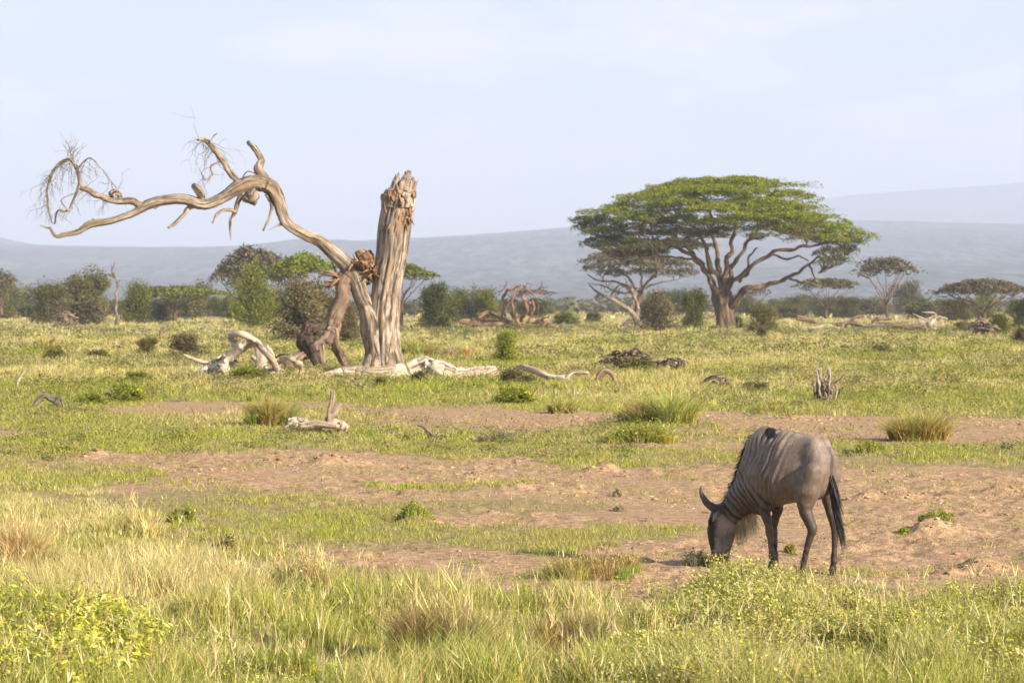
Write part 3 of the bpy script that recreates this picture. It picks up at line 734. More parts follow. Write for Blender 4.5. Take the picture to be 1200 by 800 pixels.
def dead_wood():
    rs = np.random.RandomState(21); Y = gY(440)
    def logf(mb):
        ptube(mb, [(312, 432, 12), (325, 440, 14), (343, 446, 14), (367, 448, 14), (390, 442, 14), (413, 437.5, 15), (433, 438, 18), (467, 436.5, 23), (493, 435, 27), (513, 438, 26), (547, 438, 20), (570, 436, 15), (581, 433, 8)], Y, 3, 24, 11, .24, lf=.4, dy=[-.5, -.5, -.8, -1, -1, -.9, -.9, -.8, -.6, -.6, -.3, 0, .2], wig=.5)
        ptube(mb, [(440, 438, 8), (425, 433, 9), (400, 434, 7), (380, 440, 5)], Y, 4, 12, 5, .2, dy=[-.6, -.2, 0, 0])
        ptube(mb, [(500, 430, 8), (512, 436, 10), (530, 445, 7)], Y, 5, 12, 5, .2, dy=[-.8, -1.2, -1.3])
    def arch(mb):
        ptube(mb, [(236, 470, 9), (257, 464, 13), (277, 457, 13), (293, 448, 12), (305, 430, 12), (306, 412, 12), (297, 400, 12), (282, 406, 11), (265, 420, 12), (253, 433, 11), (241, 438, 9), (224, 448, 5)], Y, 8, 18, 9, .2, lf=.35, dy=[-1.5, -1.4, -1.2, -.9, -.5, 0, .4, .6, .8, .9, 1, 1.1], wig=.5)
        ptube(mb, [(303, 432, 9), (312, 434, 10), (322, 438, 9)], Y, 9, 12, 5, .12, dy=[-.5] * 3)
        ptube(mb, [(312, 405, 5), (318, 414, 6), (322, 428, 7), (332, 436, 6)], Y, 10, 12, 5, .12, dy=[.3] * 4)
    def root(mb):
        ptube(mb, [(262, 425, 9), (256, 440, 11), (260, 456, 10), (255, 468, 7)], Y, 11, 12, 5, .25, dy=[-.2, -.6, -.9, -1.2])
        ptube(mb, [(262, 435, 7), (245, 452, 8), (238, 464, 5)], Y, 12, 12, 5, .25, dy=[-.2, -.6, -.9])
        ptube(mb, [(250, 425, 6), (238, 424, 6), (225, 420, 4), (215, 415, 2)], Y, 13, 10, 5, .25, dy=[1, 1, 1, 1])
        for j, pp in enumerate(([(228, 466, 8), (236, 444, 9), (248, 430, 10), (262, 434, 10), (270, 452, 9), (264, 470, 6)], [(282, 408, 7), (272, 396, 8), (285, 390, 8), (300, 402, 8), (316, 420, 7), (328, 438, 6)], [(262, 422, 8), (270, 440, 8), (284, 452, 7)], [(270, 470, 6), (284, 456, 7), (296, 452, 7), (304, 462, 6), (300, 470, 4)], [(318, 440, 6), (330, 424, 6), (342, 420, 5), (352, 430, 6), (356, 444, 5)], [(218, 448, 3), (232, 438, 5), (246, 440, 6), (254, 452, 5)])):
            ptube(mb, pp, Y, 90 + j, 12, 6, .26, dy=list(rs.uniform(-1.6, .3, len(pp))), wig=.8)
        for i in range(14):
            x, y = rs.uniform(222, 330), rs.uniform(418, 446); ptube(mb, [(x, y, 4), (x + rs.uniform(-12, 12), y + rs.uniform(-8, 4), 5), (x + rs.uniform(-22, 22), y + rs.uniform(2, 16), 2.5)], Y, 100 + i, 8, 4, .3, dy=list(rs.uniform(-.6, 1.5, 3)))
    dead_piece('fallen_log', 'long pale fallen log with an arching root lying at the foot of the dead tree', 'log', (440, 442), [('log', M_LOG, logf), ('arched_root', M_LOG, arch), ('roots', M_LOG, root)])
    def burl(mb):
        ptube(mb, [(372, 425, 12), (366, 412, 13), (360, 398, 16), (364, 385, 15), (372, 383, 8)], Y, 21, 22, 9, .42, lf=2, dy=[.5] * 5, broken=.6)
        ptube(mb, [(356, 392, 6), (350, 402, 5), (354, 412, 3)], Y, 22, 8, 4, .3, dy=[.5] * 3)
    dead_piece('tree_stump', 'dark charred upright stump behind the snapped limb of the dead tree', 'stump', (372, 431), [('stump', M_DARKW, burl)])
    Y2 = gY(447)
    def log2(mb):
        ptube(mb, [(606, 430, 4), (617, 430, 7), (640, 440, 7), (662, 446, 8), (682, 451, 8), (703, 450, 7), (718, 451, 4)], Y2, 30, 16, 7, .25, dy=[1, .8, .4, 0, -.2, -.2, 0], wig=.2)
        ptube(mb, [(664, 443, 6), (672, 436, 5), (690, 437, 4)], Y2, 31, 10, 4, .2)
    def hollow(mb):
        ptube(mb, [(698, 450, 5), (701, 440, 5), (708, 434, 5.5), (716, 437, 5), (720, 445, 5), (722, 452, 5)], Y2, 33, 12, 6, .2, wig=.3)
        ptube(mb, [(703, 446, 3), (706, 438, 6), (711, 437, 3)], Y2 + .4, 34, 10, 4, .4)
    dead_piece('fallen_log', 'half buried log in the middle grass ending in a small hollow arch', 'log', (665, 449), [('log', M_LOG, log2), ('hollow_end', M_BROWND, hollow)])
    Y3 = gY(507)
    def drift(mb):
        ptube(mb, [(334, 503, 8), (342, 497, 16), (352, 498, 18), (364, 502, 12), (378, 500, 12), (392, 494, 16), (402, 497, 14), (408, 502, 6)], Y3, 41, 26, 10, .42, wig=1.2, ridge=3.6, lf=2.2)
        ptube(mb, [(350, 499, 8), (375, 497, 9), (398, 500, 6)], Y3 - .25, 42, 12, 5, .25)
        ptube(mb, [(382, 492, 6), (392, 482, 8), (400, 473, 4)], Y3, 44, 10, 5, .3)
    def spike(mb):
        ptube(mb, [(386, 497, 9), (386, 484, 8), (389, 470, 5.5), (389.5, 458, 4)], Y3, 43, 12, 6, .22, broken=.7)
    dead_piece('driftwood', 'bleached knobbly driftwood piece with an upright spike on green turf left of centre', 'driftwood', (370, 506), [('log', M_LOG, drift), ('spike', M_DEAD, spike)])
    Y4 = gY(514)
    def st(mb):
        ptube(mb, [(489, 497, 2), (495, 500, 3), (500, 506, 4), (508, 511, 7), (518, 512, 6), (524, 513, 3)], Y4, 51, 10, 6, .3, wig=1)
        ptube(mb, [(501, 507, 2.5), (503, 512, 3), (504, 515, 2)], Y4, 52, 8, 4, .2); ptube(mb, [(512, 510, 3), (514, 506, 1.5)], Y4, 53, 8, 4, .2)
    dead_piece('twisted_stick', 'small twisted grey stick lying on the turf right of the bleached driftwood', 'stick', (506, 514), [('s', M_GREYW, st)])
    Y5 = gY(471)
    def fan(mb):
        for i in range(34):
            x = 965 + rs.normal(0, 6); t = x + rs.normal(0, 7); y1 = 471 - rs.uniform(14, 44)
            ptube(mb, [(x, 471, 3), ((x + t) / 2 + rs.normal(0, 2), (471 + y1) / 2, 2.6), (t, y1, 1)], Y5, 200 + i, 6, 4, .25, dy=list(rs.normal(0, .25, 3)), wig=1)
        ptube(mb, [(970, 452, 2.5), (982, 446, 2), (992, 437, 1)], Y5, 240, 6, 4, .2); ptube(mb, [(952, 469, 3), (968, 466, 3), (976, 470, 2)], Y5 - .3, 241, 8, 4, .2)
        ptube(mb, [(965, 470, 14), (965, 458, 12), (967, 448, 4)], Y5, 242, 12, 4, .45)
    dead_piece('dead_stump', 'upright sheaf of grey splintered dead stems standing in the grass on the right', 'stump', (965, 471), [('s', M_DEAD, fan)])
    Y6 = gY(479)
    def lft(mb):
        ptube(mb, [(36, 477, 3), (44, 471, 7), (52, 465, 6), (58, 470, 6), (66, 472, 9), (73, 475, 5)], Y6, 301, 12, 6, .35, wig=.8); ptube(mb, [(64, 474, 5), (70, 466, 5), (74, 477, 3)], Y6, 302, 8, 5, .3)
    dead_piece('dead_branch', 'gnarled dead branch lying in the grass near the left edge', 'branch', (55, 477), [('b', M_GREYW, lft)])
    Y7 = gY(455)
    dead_piece('upright_stick', 'thin pale stick standing up from the grass near the left edge', 'stick', (21, 455), [('s', M_LOG, lambda mb: ptube(mb, [(20, 456, 3.5), (21, 447, 3.5), (26, 438, 2.5), (31, 431, 1.2)], Y7, 311, 8, 5, .2))])
    Y8 = gY(469)
    dead_piece('broken_branch', 'short broken branch stub with a pale flat top in the left grass', 'branch', (130, 469), [('s', M_GREYW, lambda mb: (ptube(mb, [(131, 470, 5), (129, 463, 5), (131, 458, 4)], Y8, 321, 8, 5, .3), ptube(mb, [(124, 460, 4), (131, 463, 5), (138, 465, 3)], Y8, 322, 8, 4, .3)))])
    Y9 = gY(398)
    dead_piece('upright_stick', 'dark leaning stick with a knob on top standing behind the left tall grass', 'stick', (185, 402), [('s', M_BROWND, lambda mb: ptube(mb, [(185, 403, 2.4), (187, 393, 2.2), (189, 386, 2.2), (192, 382, 3.4)], Y9, 331, 8, 5, .2))])
    for (x0, x1, y, hh, nn, lab, sd) in ((316, 352, 432, 14, 26, 'heap of dark broken branches behind the arching root', 4), (702, 772, 430, 20, 70, 'low dark pile of dry brush in the middle of the grass plain', 5), (768, 806, 433, 14, 26, 'small heap of dry twigs just right of the dark brush pile', 6), (1140, 1166, 393, 18, 34, 'dark heap of broken branches beside the yellow green bush at right edge', 7),
                                     (60, 92, 385, 18, 26, 'dark fallen branches in front of the left bushes', 9), (830, 858, 452, 12, 16, 'little dry twig heap with a pale knob behind the wildebeest', 10)):
        Yb = gY(y); r2 = np.random.RandomState(sd)
        def pile(mb):
            for i in range(nn):
                x = r2.uniform(x0 + 6, x1 - 6); e = 1 - ((x - (x0 + x1) / 2) / ((x1 - x0) / 2)) ** 2; yy = y - r2.uniform(0, hh) * e
                a = r2.normal(0, 8); ptube(mb, [(x - a, yy + r2.uniform(0, 3), 1.6), (x, yy - r2.uniform(0, 4), 2.4), (x + a + r2.normal(0, 3), min(yy + r2.normal(0, 4), y), 1)], Yb, 500 + i, 6, 3, .2, dy=list(r2.normal(0, .6, 3)))
        dead_piece('brush_pile', lab, 'brush pile', ((x0 + x1) / 2, y), [('p', M_GREYB, pile)])
    # far background
    Yt = gY(386)
    def tl(mb):
        ptube(mb, [(538, 377, 5), (552, 376, 7), (575, 377, 8), (600, 381, 8), (630, 381, 8), (655, 384, 5)], Yt, 401, 12, 6, .3, wig=.8)
        ptube(mb, [(560, 372, 5), (572, 366, 5), (585, 372, 6), (600, 378, 4)], Yt, 402, 10, 5, .3)
        ptube(mb, [(568, 386, 4), (556, 378, 5), (545, 384, 3)], Yt - 1, 403, 8, 4, .3)
    def tb(mb):
        for i, s_ in enumerate(([(592, 370, 4), (590, 352, 3.5), (595, 339, 3), (606, 337, 2.5), (613, 348, 2.2), (622, 356, 1.5)], [(604, 374, 4), (600, 356, 3.5), (604, 342, 3), (612, 333, 2), (620, 341, 1.5), (632, 338, 1)],
                                [(610, 376, 4), (618, 362, 4), (612, 348, 3), (618, 340, 2.2), (628, 347, 1.5), (640, 342, 1)], [(598, 366, 3), (608, 380, 3.5), (612, 388, 2)], [(620, 374, 3), (626, 360, 2.5), (622, 350, 2), (634, 354, 1.2)],
                                [(586, 376, 3), (592, 362, 3), (600, 350, 2), (597, 340, 1.2)], [(640, 384, 3), (634, 376, 3), (644, 370, 1.5)])):
            ptube(mb, s_, Yt, 410 + i, 8, 5, .2, wig=1.2, dy=[0] + list(rs.normal(0, 1.2, len(s_) - 1)))
        for i in range(26): twigs(mb, P(rs.uniform(588, 636), rs.uniform(338, 366), Yt), 1.2, .06, rs, 1, .2, None, 4, 5, 2)
        for i in range(16): twigs(mb, P(rs.uniform(560, 665), rs.uniform(374, 384), Yt - .5), 1.2, .07, rs, 1, .3, None, 4, 5, 2)
    dead_piece('fallen_tree', 'reddish brown fallen dead tree with tangled bare branches behind the plain', 'fallen tree', (600, 386), [('trunk', M_REDW, tl), ('branches', M_REDW, tb)])
    Yl = gY(388)
    dead_piece('fallen_log', 'short reddish fallen log beside the round grey green bush far behind', 'log', (945, 380), [('l', M_REDW, lambda mb: ptube(mb, [(933, 372, 5), (942, 374, 6), (958, 378, 5)], Yl + 6, 430, 10, 4, .2))])
    dead_piece('fallen_log', 'pale bleached log lying far behind, left end of the row of logs', 'log', (958, 386), [('l', M_LOG, lambda mb: (ptube(mb, [(936, 387, 3), (950, 385, 4), (968, 382, 4), (982, 384, 3.5)], Yl, 431, 10, 5, .25), ptube(mb, [(985, 388, 3), (988, 380, 4), (984, 373, 2)], Yl, 432, 8, 4, .2)))])
    dead_piece('fallen_log', 'long dark fallen trunk lying far behind in the row of logs', 'log', (1030, 386), [('l', M_BROWND, lambda mb: (ptube(mb, [(980, 381, 5), (998, 378, 6), (1015, 381, 5), (1040, 380.5, 6.5), (1066, 382, 7), (1082, 383, 6)], Yl, 433, 12, 6, .3, wig=.7), ptube(mb, [(990, 384, 4), (1002, 372, 4), (1012, 370, 2)], Yl, 434, 8, 4, .2), ptube(mb, [(1020, 384, 5), (1028, 374, 5), (1045, 374, 3)], Yl, 435, 8, 4, .2)))])
    def plate(mb):
        ptube(mb, [(1084, 386, 10), (1090, 380, 12), (1094, 374, 9)], Yl - 2, 440, 12, 5, .4)
        for i in range(16): ptube(mb, [(1090, 382, 4), (1090 + rs.normal(0, 6), 378 + rs.normal(0, 5), 3), (1090 + rs.normal(0, 11), 378 + rs.normal(0, 8), 1)], Yl - 2, 441 + i, 6, 4, .2)
    dead_piece('root_plate', 'pale upturned root plate at the right end of the dark fallen trunk', 'roots', (1090, 388), [('l', M_LOG, plate)])
    Ys = 300
    dead_piece('dead_snag', 'thin bare dead snag standing among the left bushes against the hills', 'dead tree', (136, 382), [('l', M_GREYW, lambda mb: (ptube(mb, [(136, 383, 4.4), (136, 360, 3.8), (136.5, 340, 3.2), (137, 330, 3.2), (133, 322, 2.6), (132, 315, 2), (134.5, 307, 1)], Ys, 460, 8, 5, .25, wig=.8), ptube(mb, [(135, 326, 3), (129, 322, 2), (124, 323, 1)], Ys, 461, 6, 4, .2), ptube(mb, [(136, 332, 2), (141, 328, 1)], Ys, 462, 6, 4, .2), ptube(mb, [(132, 316, 1.6), (130, 310, .8)], Ys, 463, 6, 4, .2)))])
M_DARKW = mat_wood('charred_wood', (.16, .11, .08), (.08, .055, .04), (.025, .018, .014), gscale=6)
M_GREYB = mat_wood('dry_brush', (.34, .25, .18), (.2, .14, .10), (.09, .06, .045), gscale=4)
dead_wood()
# ================================================================= LIVING TREES
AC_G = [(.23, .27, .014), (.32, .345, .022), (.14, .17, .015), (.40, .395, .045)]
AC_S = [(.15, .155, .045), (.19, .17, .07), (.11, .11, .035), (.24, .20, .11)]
AC_D = [(.18, .145, .085), (.22, .17, .11), (.13, .115, .06), (.26, .21, .13)]

def pad_leaves(mb, c, rx, ry, rz, n, size, rs, cols, flat=.55):
    "one flat-topped cushion of foliage with a ragged, hollow underside"
    a = rs.uniform(0, 6.283, n); q = rs.rand(n) ** .55
    lob = 1 + .34 * np.sin(a * 3 + rs.uniform(0, 6)) + .18 * np.sin(a * 5 + rs.uniform(0, 6)) + .1 * np.sin(a * 9 + rs.uniform(0, 6))
    x, y = np.cos(a) * q * lob, np.sin(a) * q * lob
    dome = (1 - np.minimum(q, 1) ** 2.4)
    cl = vn3(x * 3.3 + c[0], y * 3.3, 0 * x + c[2], 3)
    z = dome * .75 + (cl - .5) * .75 + rs.normal(0, .11, n) - rs.rand(n) ** 3 * flat
    k = rs.rand(n) < .10 + sstep(.36, .54, vn3(x * 4.5 + c[1], y * 4.5, z * 2, 9))
    C = np.stack([c[0] + x * rx, c[1] + y * ry, c[2] + z * rz], 1)[k]
    leaves(mb, C, size, rs, mixc(rs, len(C), cols, [4, 3, 3, 1], .16), up=.25, aspect=.38)

LT = .62
def acacia(name, label, cat, base, trunk, limbs, pads, mat_b, cols, Yb, leafsize=.16, dens=1.0, seed=1, group=None, pend=0.3, spokes=8, minr=.03, twigc=None):
    """trunk/limbs: px paths with widths and distance offsets (px,py,w,dy); pads: (px,py,w,h,dy[,colour set])"""
    rs = np.random.RandomState(seed); r = empty(name, base, label, cat, group); o = np.array(base)
    tr = MB(); C, R, T = tube(tr, [P(p[0], p[1], Yb + p[3]) for p in trunk], [p[2] / 2 / F * Yb for p in trunk], n=20, sub=6, rough=.17, seed=seed, ridge=3, wig=.2, col=(1, 1, 1))
    nodes = [(c, rr, t) for c, rr, t in zip(C[len(C) // 2:], R[len(C) // 2:], T[len(C) // 2:])]
    br = MB()
    for i, l in enumerate(limbs):
        C, R, T = tube(br, [P(p[0], p[1], Yb + p[3]) for p in l], [p[2] / 2 / F * Yb * LT for p in l], n=10, sub=6, rough=.16, seed=seed + i, wig=1.5, jag=.10, col=(1, 1, 1))
        nodes += list(zip(C, R, T))[2:]
    NP = np.array([n_[0] for n_ in nodes]); NR = np.array([n_[1] for n_ in nodes]); NTn = np.array([n_[2] for n_ in nodes])
    lf = MB()
    for pd in sorted(pads, key=lambda q: -q[1]):
        px, py, w, h, dy = pd[:5]; cs = pd[5] if len(pd) > 5 else cols
        c = np.array(P(px, py, Yb + dy)); rx = w / 2 / F * Yb; rz = h / F * Yb * .62; ry = rx * rs.uniform(.65, .95)
        n = int(26 * rx * ry / (leafsize / .16) ** 2 * dens * 6.5) + 60
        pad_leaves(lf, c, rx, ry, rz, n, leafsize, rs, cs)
        # a limb to the pad, then spokes under the cushion
        tgt = c + np.array([0, 0, -rz * .55])
        d = np.linalg.norm(NP - tgt, axis=1) + 2.5 * np.maximum(0, NP[:, 2] - tgt[2] + .3) - np.minimum(NR, .3) * 1.5
        k = int(np.argmin(d)); s0 = NP[k]; L = np.linalg.norm(tgt - s0)
        r0 = min(NR[k] * .7, .018 * L + .035 + .008 * rx)
        m1 = s0 + NTn[k] * L * .3 + np.array([0, 0, .06 * L]); m1 = m1 * .75 + (s0 * .65 + tgt * .35) * .25; m2 = s0 * .3 + tgt * .7 + rs.normal(0, .04 * L, 3)
        C, R, T = tube(br, [s0, m1, m2, tgt], [r0, r0 * .8, r0 * .6, r0 * .42], n=7, sub=4, rough=.08, seed=k, wig=1.2, col=(1, 1, 1))
        NP = np.vstack([NP, C[3:]]); NR = np.concatenate([NR, R[3:]]); NTn = np.vstack([NTn, T[3:]])
        for j in range(spokes + int(rx)):
            a = rs.uniform(0, 6.28); q = rs.uniform(.45, .98); e = c + np.array([math.cos(a) * rx * q, math.sin(a) * ry * q, rz * rs.uniform(-.2, .35)])
            f = C[rs.randint(len(C) // 3, len(C))]; mid = f * .5 + e * .5 + np.array([0, 0, -.10 * rx]) + rs.normal(0, .07 * rx, 3)
            tube(br, [f, mid, e], [max(minr, r0 * .34), max(minr * .8, r0 * .22), minr * .5], n=5, sub=3, wig=1, seed=j, col=(1, 1, 1))
    tr.V = [v - o for v in tr.V]; br.V = [v - o for v in br.V]; lf.V = [v - o for v in lf.V]
    tr.obj('trunk', mat_b, r, True); br.obj('branches', mat_b, r, True)
    if lf.V: lf.obj('crown', M_LEAF, r)
    return r

def hero():
    Yb = gY(384); b = G(850, 384)
    trunk = [(855, 388, 36, 0), (853, 381, 25, 0), (850, 370, 22, 0), (847, 358, 23, 0), (845, 349, 26, 0), (844, 341, 24, 0)]
    limbs = [
        [(841, 350, 12, -.5), (833, 328, 10, -1), (818, 306, 8, -2), (798, 291, 7, -3), (770, 286, 5, -4), (738, 288, 3.5, -5)],
        [(842, 348, 12, 0), (830, 322, 10, 1), (812, 298, 7, 2), (790, 275, 5, 3), (762, 262, 4, 4), (722, 255, 2.5, 4)],
        [(843, 345, 12, -.5), (836, 318, 10, -1.5), (826, 290, 8, -3), (808, 262, 6, -4.5), (790, 248, 4, -6)],
        [(846, 345, 12, 0), (843, 315, 10, 1.5), (838, 285, 8, 3), (832, 255, 6, 4), (826, 232, 4, 5)],
        [(847, 346, 12, -.5), (850, 318, 10, -1.5), (857, 290, 8, -2.5), (862, 262, 6, -3), (868, 235, 4, -4)],
        [(848, 346, 12, .3), (856, 316, 10, 2), (872, 292, 7, 4), (890, 268, 5, 5), (905, 248, 4, 6)],
        [(850, 350, 13, 0), (862, 327, 10, -1.5), (882, 308, 8, -3), (905, 296, 7, -4), (935, 290, 6, -4.5), (965, 286, 4.5, -5), (990, 282, 3, -5)],
        [(854, 362, 15, -.3), (866, 346, 12, -1), (886, 336, 10, -1.5), (912, 330, 8.5, -2), (932, 322, 7, -2.5), (948, 310, 5.5, -2.5), (960, 302, 4.5, -3), (966, 310, 3.5, -3), (962, 318, 3, -3.2)],
        [(925, 326, 5.5, -2.2), (938, 330, 4.5, -2), (952, 333, 3.5, -2), (968, 336, 2.5, -2), (985, 333, 1.6, -2)],
        [(866, 330, 6, -1.5), (876, 318, 5, -2), (878, 302, 4, -3), (888, 290, 3, -4)],
        [(905, 298, 5, -4), (922, 303, 4, -4), (936, 300, 3.2, -4), (948, 306, 2.4, -4)],
        [(948, 311, 4, -2.5), (955, 325, 3.2, -2.2), (950, 329, 2.5, -2)],
        [(818, 306, 5, -2), (795, 302, 4, -3), (765, 300, 3, -4), (740, 306, 2, -5)]]
    G_, S_ = AC_G, AC_S
    MIX = [AC_G[2], AC_S[0], AC_G[0], AC_S[2]]
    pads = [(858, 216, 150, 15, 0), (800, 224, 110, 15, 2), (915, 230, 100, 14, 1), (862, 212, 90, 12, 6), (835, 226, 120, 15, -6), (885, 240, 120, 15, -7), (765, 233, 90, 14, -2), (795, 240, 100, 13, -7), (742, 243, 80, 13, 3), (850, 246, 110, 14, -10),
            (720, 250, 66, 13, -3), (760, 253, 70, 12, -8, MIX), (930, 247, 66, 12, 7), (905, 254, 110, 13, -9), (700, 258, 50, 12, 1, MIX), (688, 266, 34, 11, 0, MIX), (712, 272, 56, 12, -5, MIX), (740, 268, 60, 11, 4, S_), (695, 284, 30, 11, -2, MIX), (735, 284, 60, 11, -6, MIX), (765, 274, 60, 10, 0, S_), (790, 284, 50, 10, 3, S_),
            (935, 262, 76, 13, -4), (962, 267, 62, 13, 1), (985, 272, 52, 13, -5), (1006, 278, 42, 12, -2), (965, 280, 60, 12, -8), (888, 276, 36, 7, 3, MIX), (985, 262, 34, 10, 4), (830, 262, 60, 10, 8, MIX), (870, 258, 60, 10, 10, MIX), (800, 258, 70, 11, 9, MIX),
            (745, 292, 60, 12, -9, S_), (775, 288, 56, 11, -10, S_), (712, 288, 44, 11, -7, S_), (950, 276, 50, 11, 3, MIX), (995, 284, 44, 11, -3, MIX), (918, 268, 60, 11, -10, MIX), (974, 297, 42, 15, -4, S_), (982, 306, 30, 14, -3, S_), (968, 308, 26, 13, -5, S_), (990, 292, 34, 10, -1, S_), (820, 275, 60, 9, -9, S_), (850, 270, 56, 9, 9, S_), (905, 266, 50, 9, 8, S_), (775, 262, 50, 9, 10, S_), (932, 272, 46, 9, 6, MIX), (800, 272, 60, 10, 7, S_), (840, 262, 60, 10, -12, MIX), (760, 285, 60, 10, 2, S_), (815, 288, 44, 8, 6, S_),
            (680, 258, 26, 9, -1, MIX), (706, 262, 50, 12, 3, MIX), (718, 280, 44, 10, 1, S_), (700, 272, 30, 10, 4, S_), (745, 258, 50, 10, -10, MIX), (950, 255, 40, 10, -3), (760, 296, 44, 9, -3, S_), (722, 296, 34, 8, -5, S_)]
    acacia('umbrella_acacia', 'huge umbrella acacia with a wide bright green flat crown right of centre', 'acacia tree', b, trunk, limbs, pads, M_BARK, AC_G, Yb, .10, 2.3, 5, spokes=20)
    mb = MB(); rs = np.random.RandomState(3)                     # creeper on the trunk is part of the tree's foot
    Y2 = gY(381) + 25; MX = AC_D
    acacia('umbrella_acacia', 'smaller brownish acacia with dark spreading limbs behind the left side of the huge acacia', 'acacia tree', G(752, 378),
           [(752, 384, 10, 0), (751, 372, 8, 0), (749, 358, 9, 0), (747, 348, 9, 0)],
           [[(747, 356, 6, 0), (738, 340, 5, -1), (722, 331, 4, -2), (700, 328, 3, -2), (688, 322, 2, -2)], [(748, 352, 6, 0), (744, 335, 5, 1), (730, 320, 4, 2), (712, 313, 2.5, 3)], [(750, 352, 6, 0), (756, 334, 5, -1), (768, 320, 4, -2), (780, 312, 2.5, -3)],
            [(750, 350, 5, 0), (752, 330, 4, 1), (750, 314, 3, 1)], [(742, 342, 4, 0), (728, 342, 3.4, 0), (708, 336, 2.6, -1), (692, 332, 1.5, -1)], [(756, 338, 3.5, 0), (775, 330, 3, 0), (792, 328, 2, 1)]],
           [(735, 300, 70, 13, 0), (712, 306, 50, 12, -3), (760, 304, 60, 12, 3), (785, 310, 56, 12, 0), (700, 314, 40, 10, 2), (740, 310, 60, 11, -5), (770, 318, 50, 10, -4), (800, 319, 40, 10, 2), (722, 320, 40, 8, 5)], M_BARK, AC_D, Y2, .16, 2.4, 6)
    Y3 = gY(384)
    def dd(mb):
        for i, s_ in enumerate(([(747, 386, 9), (744, 374, 8), (737, 362, 6.5), (728, 355, 5.5), (716, 349, 4.5), (702, 344, 3.4), (692, 336, 2), (689, 331, 1)], [(738, 364, 5), (744, 350, 4), (740, 340, 3), (733, 334, 2), (729, 338, 1)],
                                [(746, 376, 5), (748, 360, 4), (743, 345, 3), (748, 336, 1.6)], [(716, 349, 3), (720, 340, 2.4), (728, 332, 1.4), (735, 336, .8)], [(728, 384, 5), (738, 378, 5), (748, 376, 4)], [(722, 388, 3), (732, 382, 5), (742, 386, 3)], [(702, 344, 2), (696, 350, 1)])):
            ptube(mb, s_, Y3 - 3, 600 + i, 9, 5, .15, wig=.7)
        for i in range(22): twigs(mb, P(rs.uniform(695, 748), rs.uniform(336, 350), Y3 - 3), .9, .04, rs, 1, -.2, (0, 0, 1), 4, 5, 2)
    dead_piece('dead_tree', 'pale forked dead tree leaning left in front of the brownish acacia', 'dead tree', (746, 385), [('t', M_DEAD, dd)])

def simple_acacia(name, label, x, yb, Yd, x0, x1, yt, yl, cols, seed, leaf=.28, dens=1.0, lean=0, tw=5, nl=6, npads=12, group=None, fork=.45, bark=None, hts=1.0, cat='acacia tree'):
    "an umbrella acacia spanning x0..x1, crown from yt (top) to yl (underside), trunk foot at x,yb"
    rs = np.random.RandomState(seed); k = F / Yd; cx = (x0 + x1) / 2; rad = (x1 - x0) / 2
    xf = x + (cx - x) * .4 + lean; yf = yb - (yb - yl) * fork
    tw = tw * .62; trunk = [(x, yb + 3, tw * 1.4, 0), (x, yb - 3, tw, 0), ((x + xf) / 2 + rs.normal(0, 1), (yb + yf) / 2, tw * .9, 0), (xf, yf, tw * .85, 0)]
    limbs = []; pads = []
    for i in range(nl + 3):
        a = i / (nl + 3) * 6.283 + rs.uniform(-.3, .3); q = rs.uniform(.5, .85); ex = cx + math.cos(a) * rad * q; dy = math.sin(a) * rad * q / k
        limbs.append([(xf, yf + 2, tw * .55, 0), (xf + (ex - xf) * .3 + rs.normal(0, 1.5), yf + (yl - yf) * rs.uniform(.4, .65), tw * .45, dy * .3), (xf + (ex - xf) * .7, yf + (yl - yf) * .95, tw * .3, dy * .7), (ex, yl - (yl - yt) * .3, tw * .18, dy)])
    for i in range(npads):
        a = i * 2.399 + rs.uniform(-.2, .2); q = math.sqrt((i + .5) / npads) * .86; r = rad * rs.uniform(.26, .42)
        pads.append((cx + math.cos(a) * (rad * q - r * .2), yt + (yl - yt) * (.2 + .62 * q ** 2.2 + rs.uniform(-.06, .1)) * hts, r * 2, (yl - yt) * rs.uniform(.32, .5), math.sin(a) * rad * q / k))
    return acacia(name, label, cat, P(x, yb, Yd), trunk, limbs, pads, bark or M_BARK, cols, Yd, leaf, dens, seed, group, spokes=4, minr=.04)

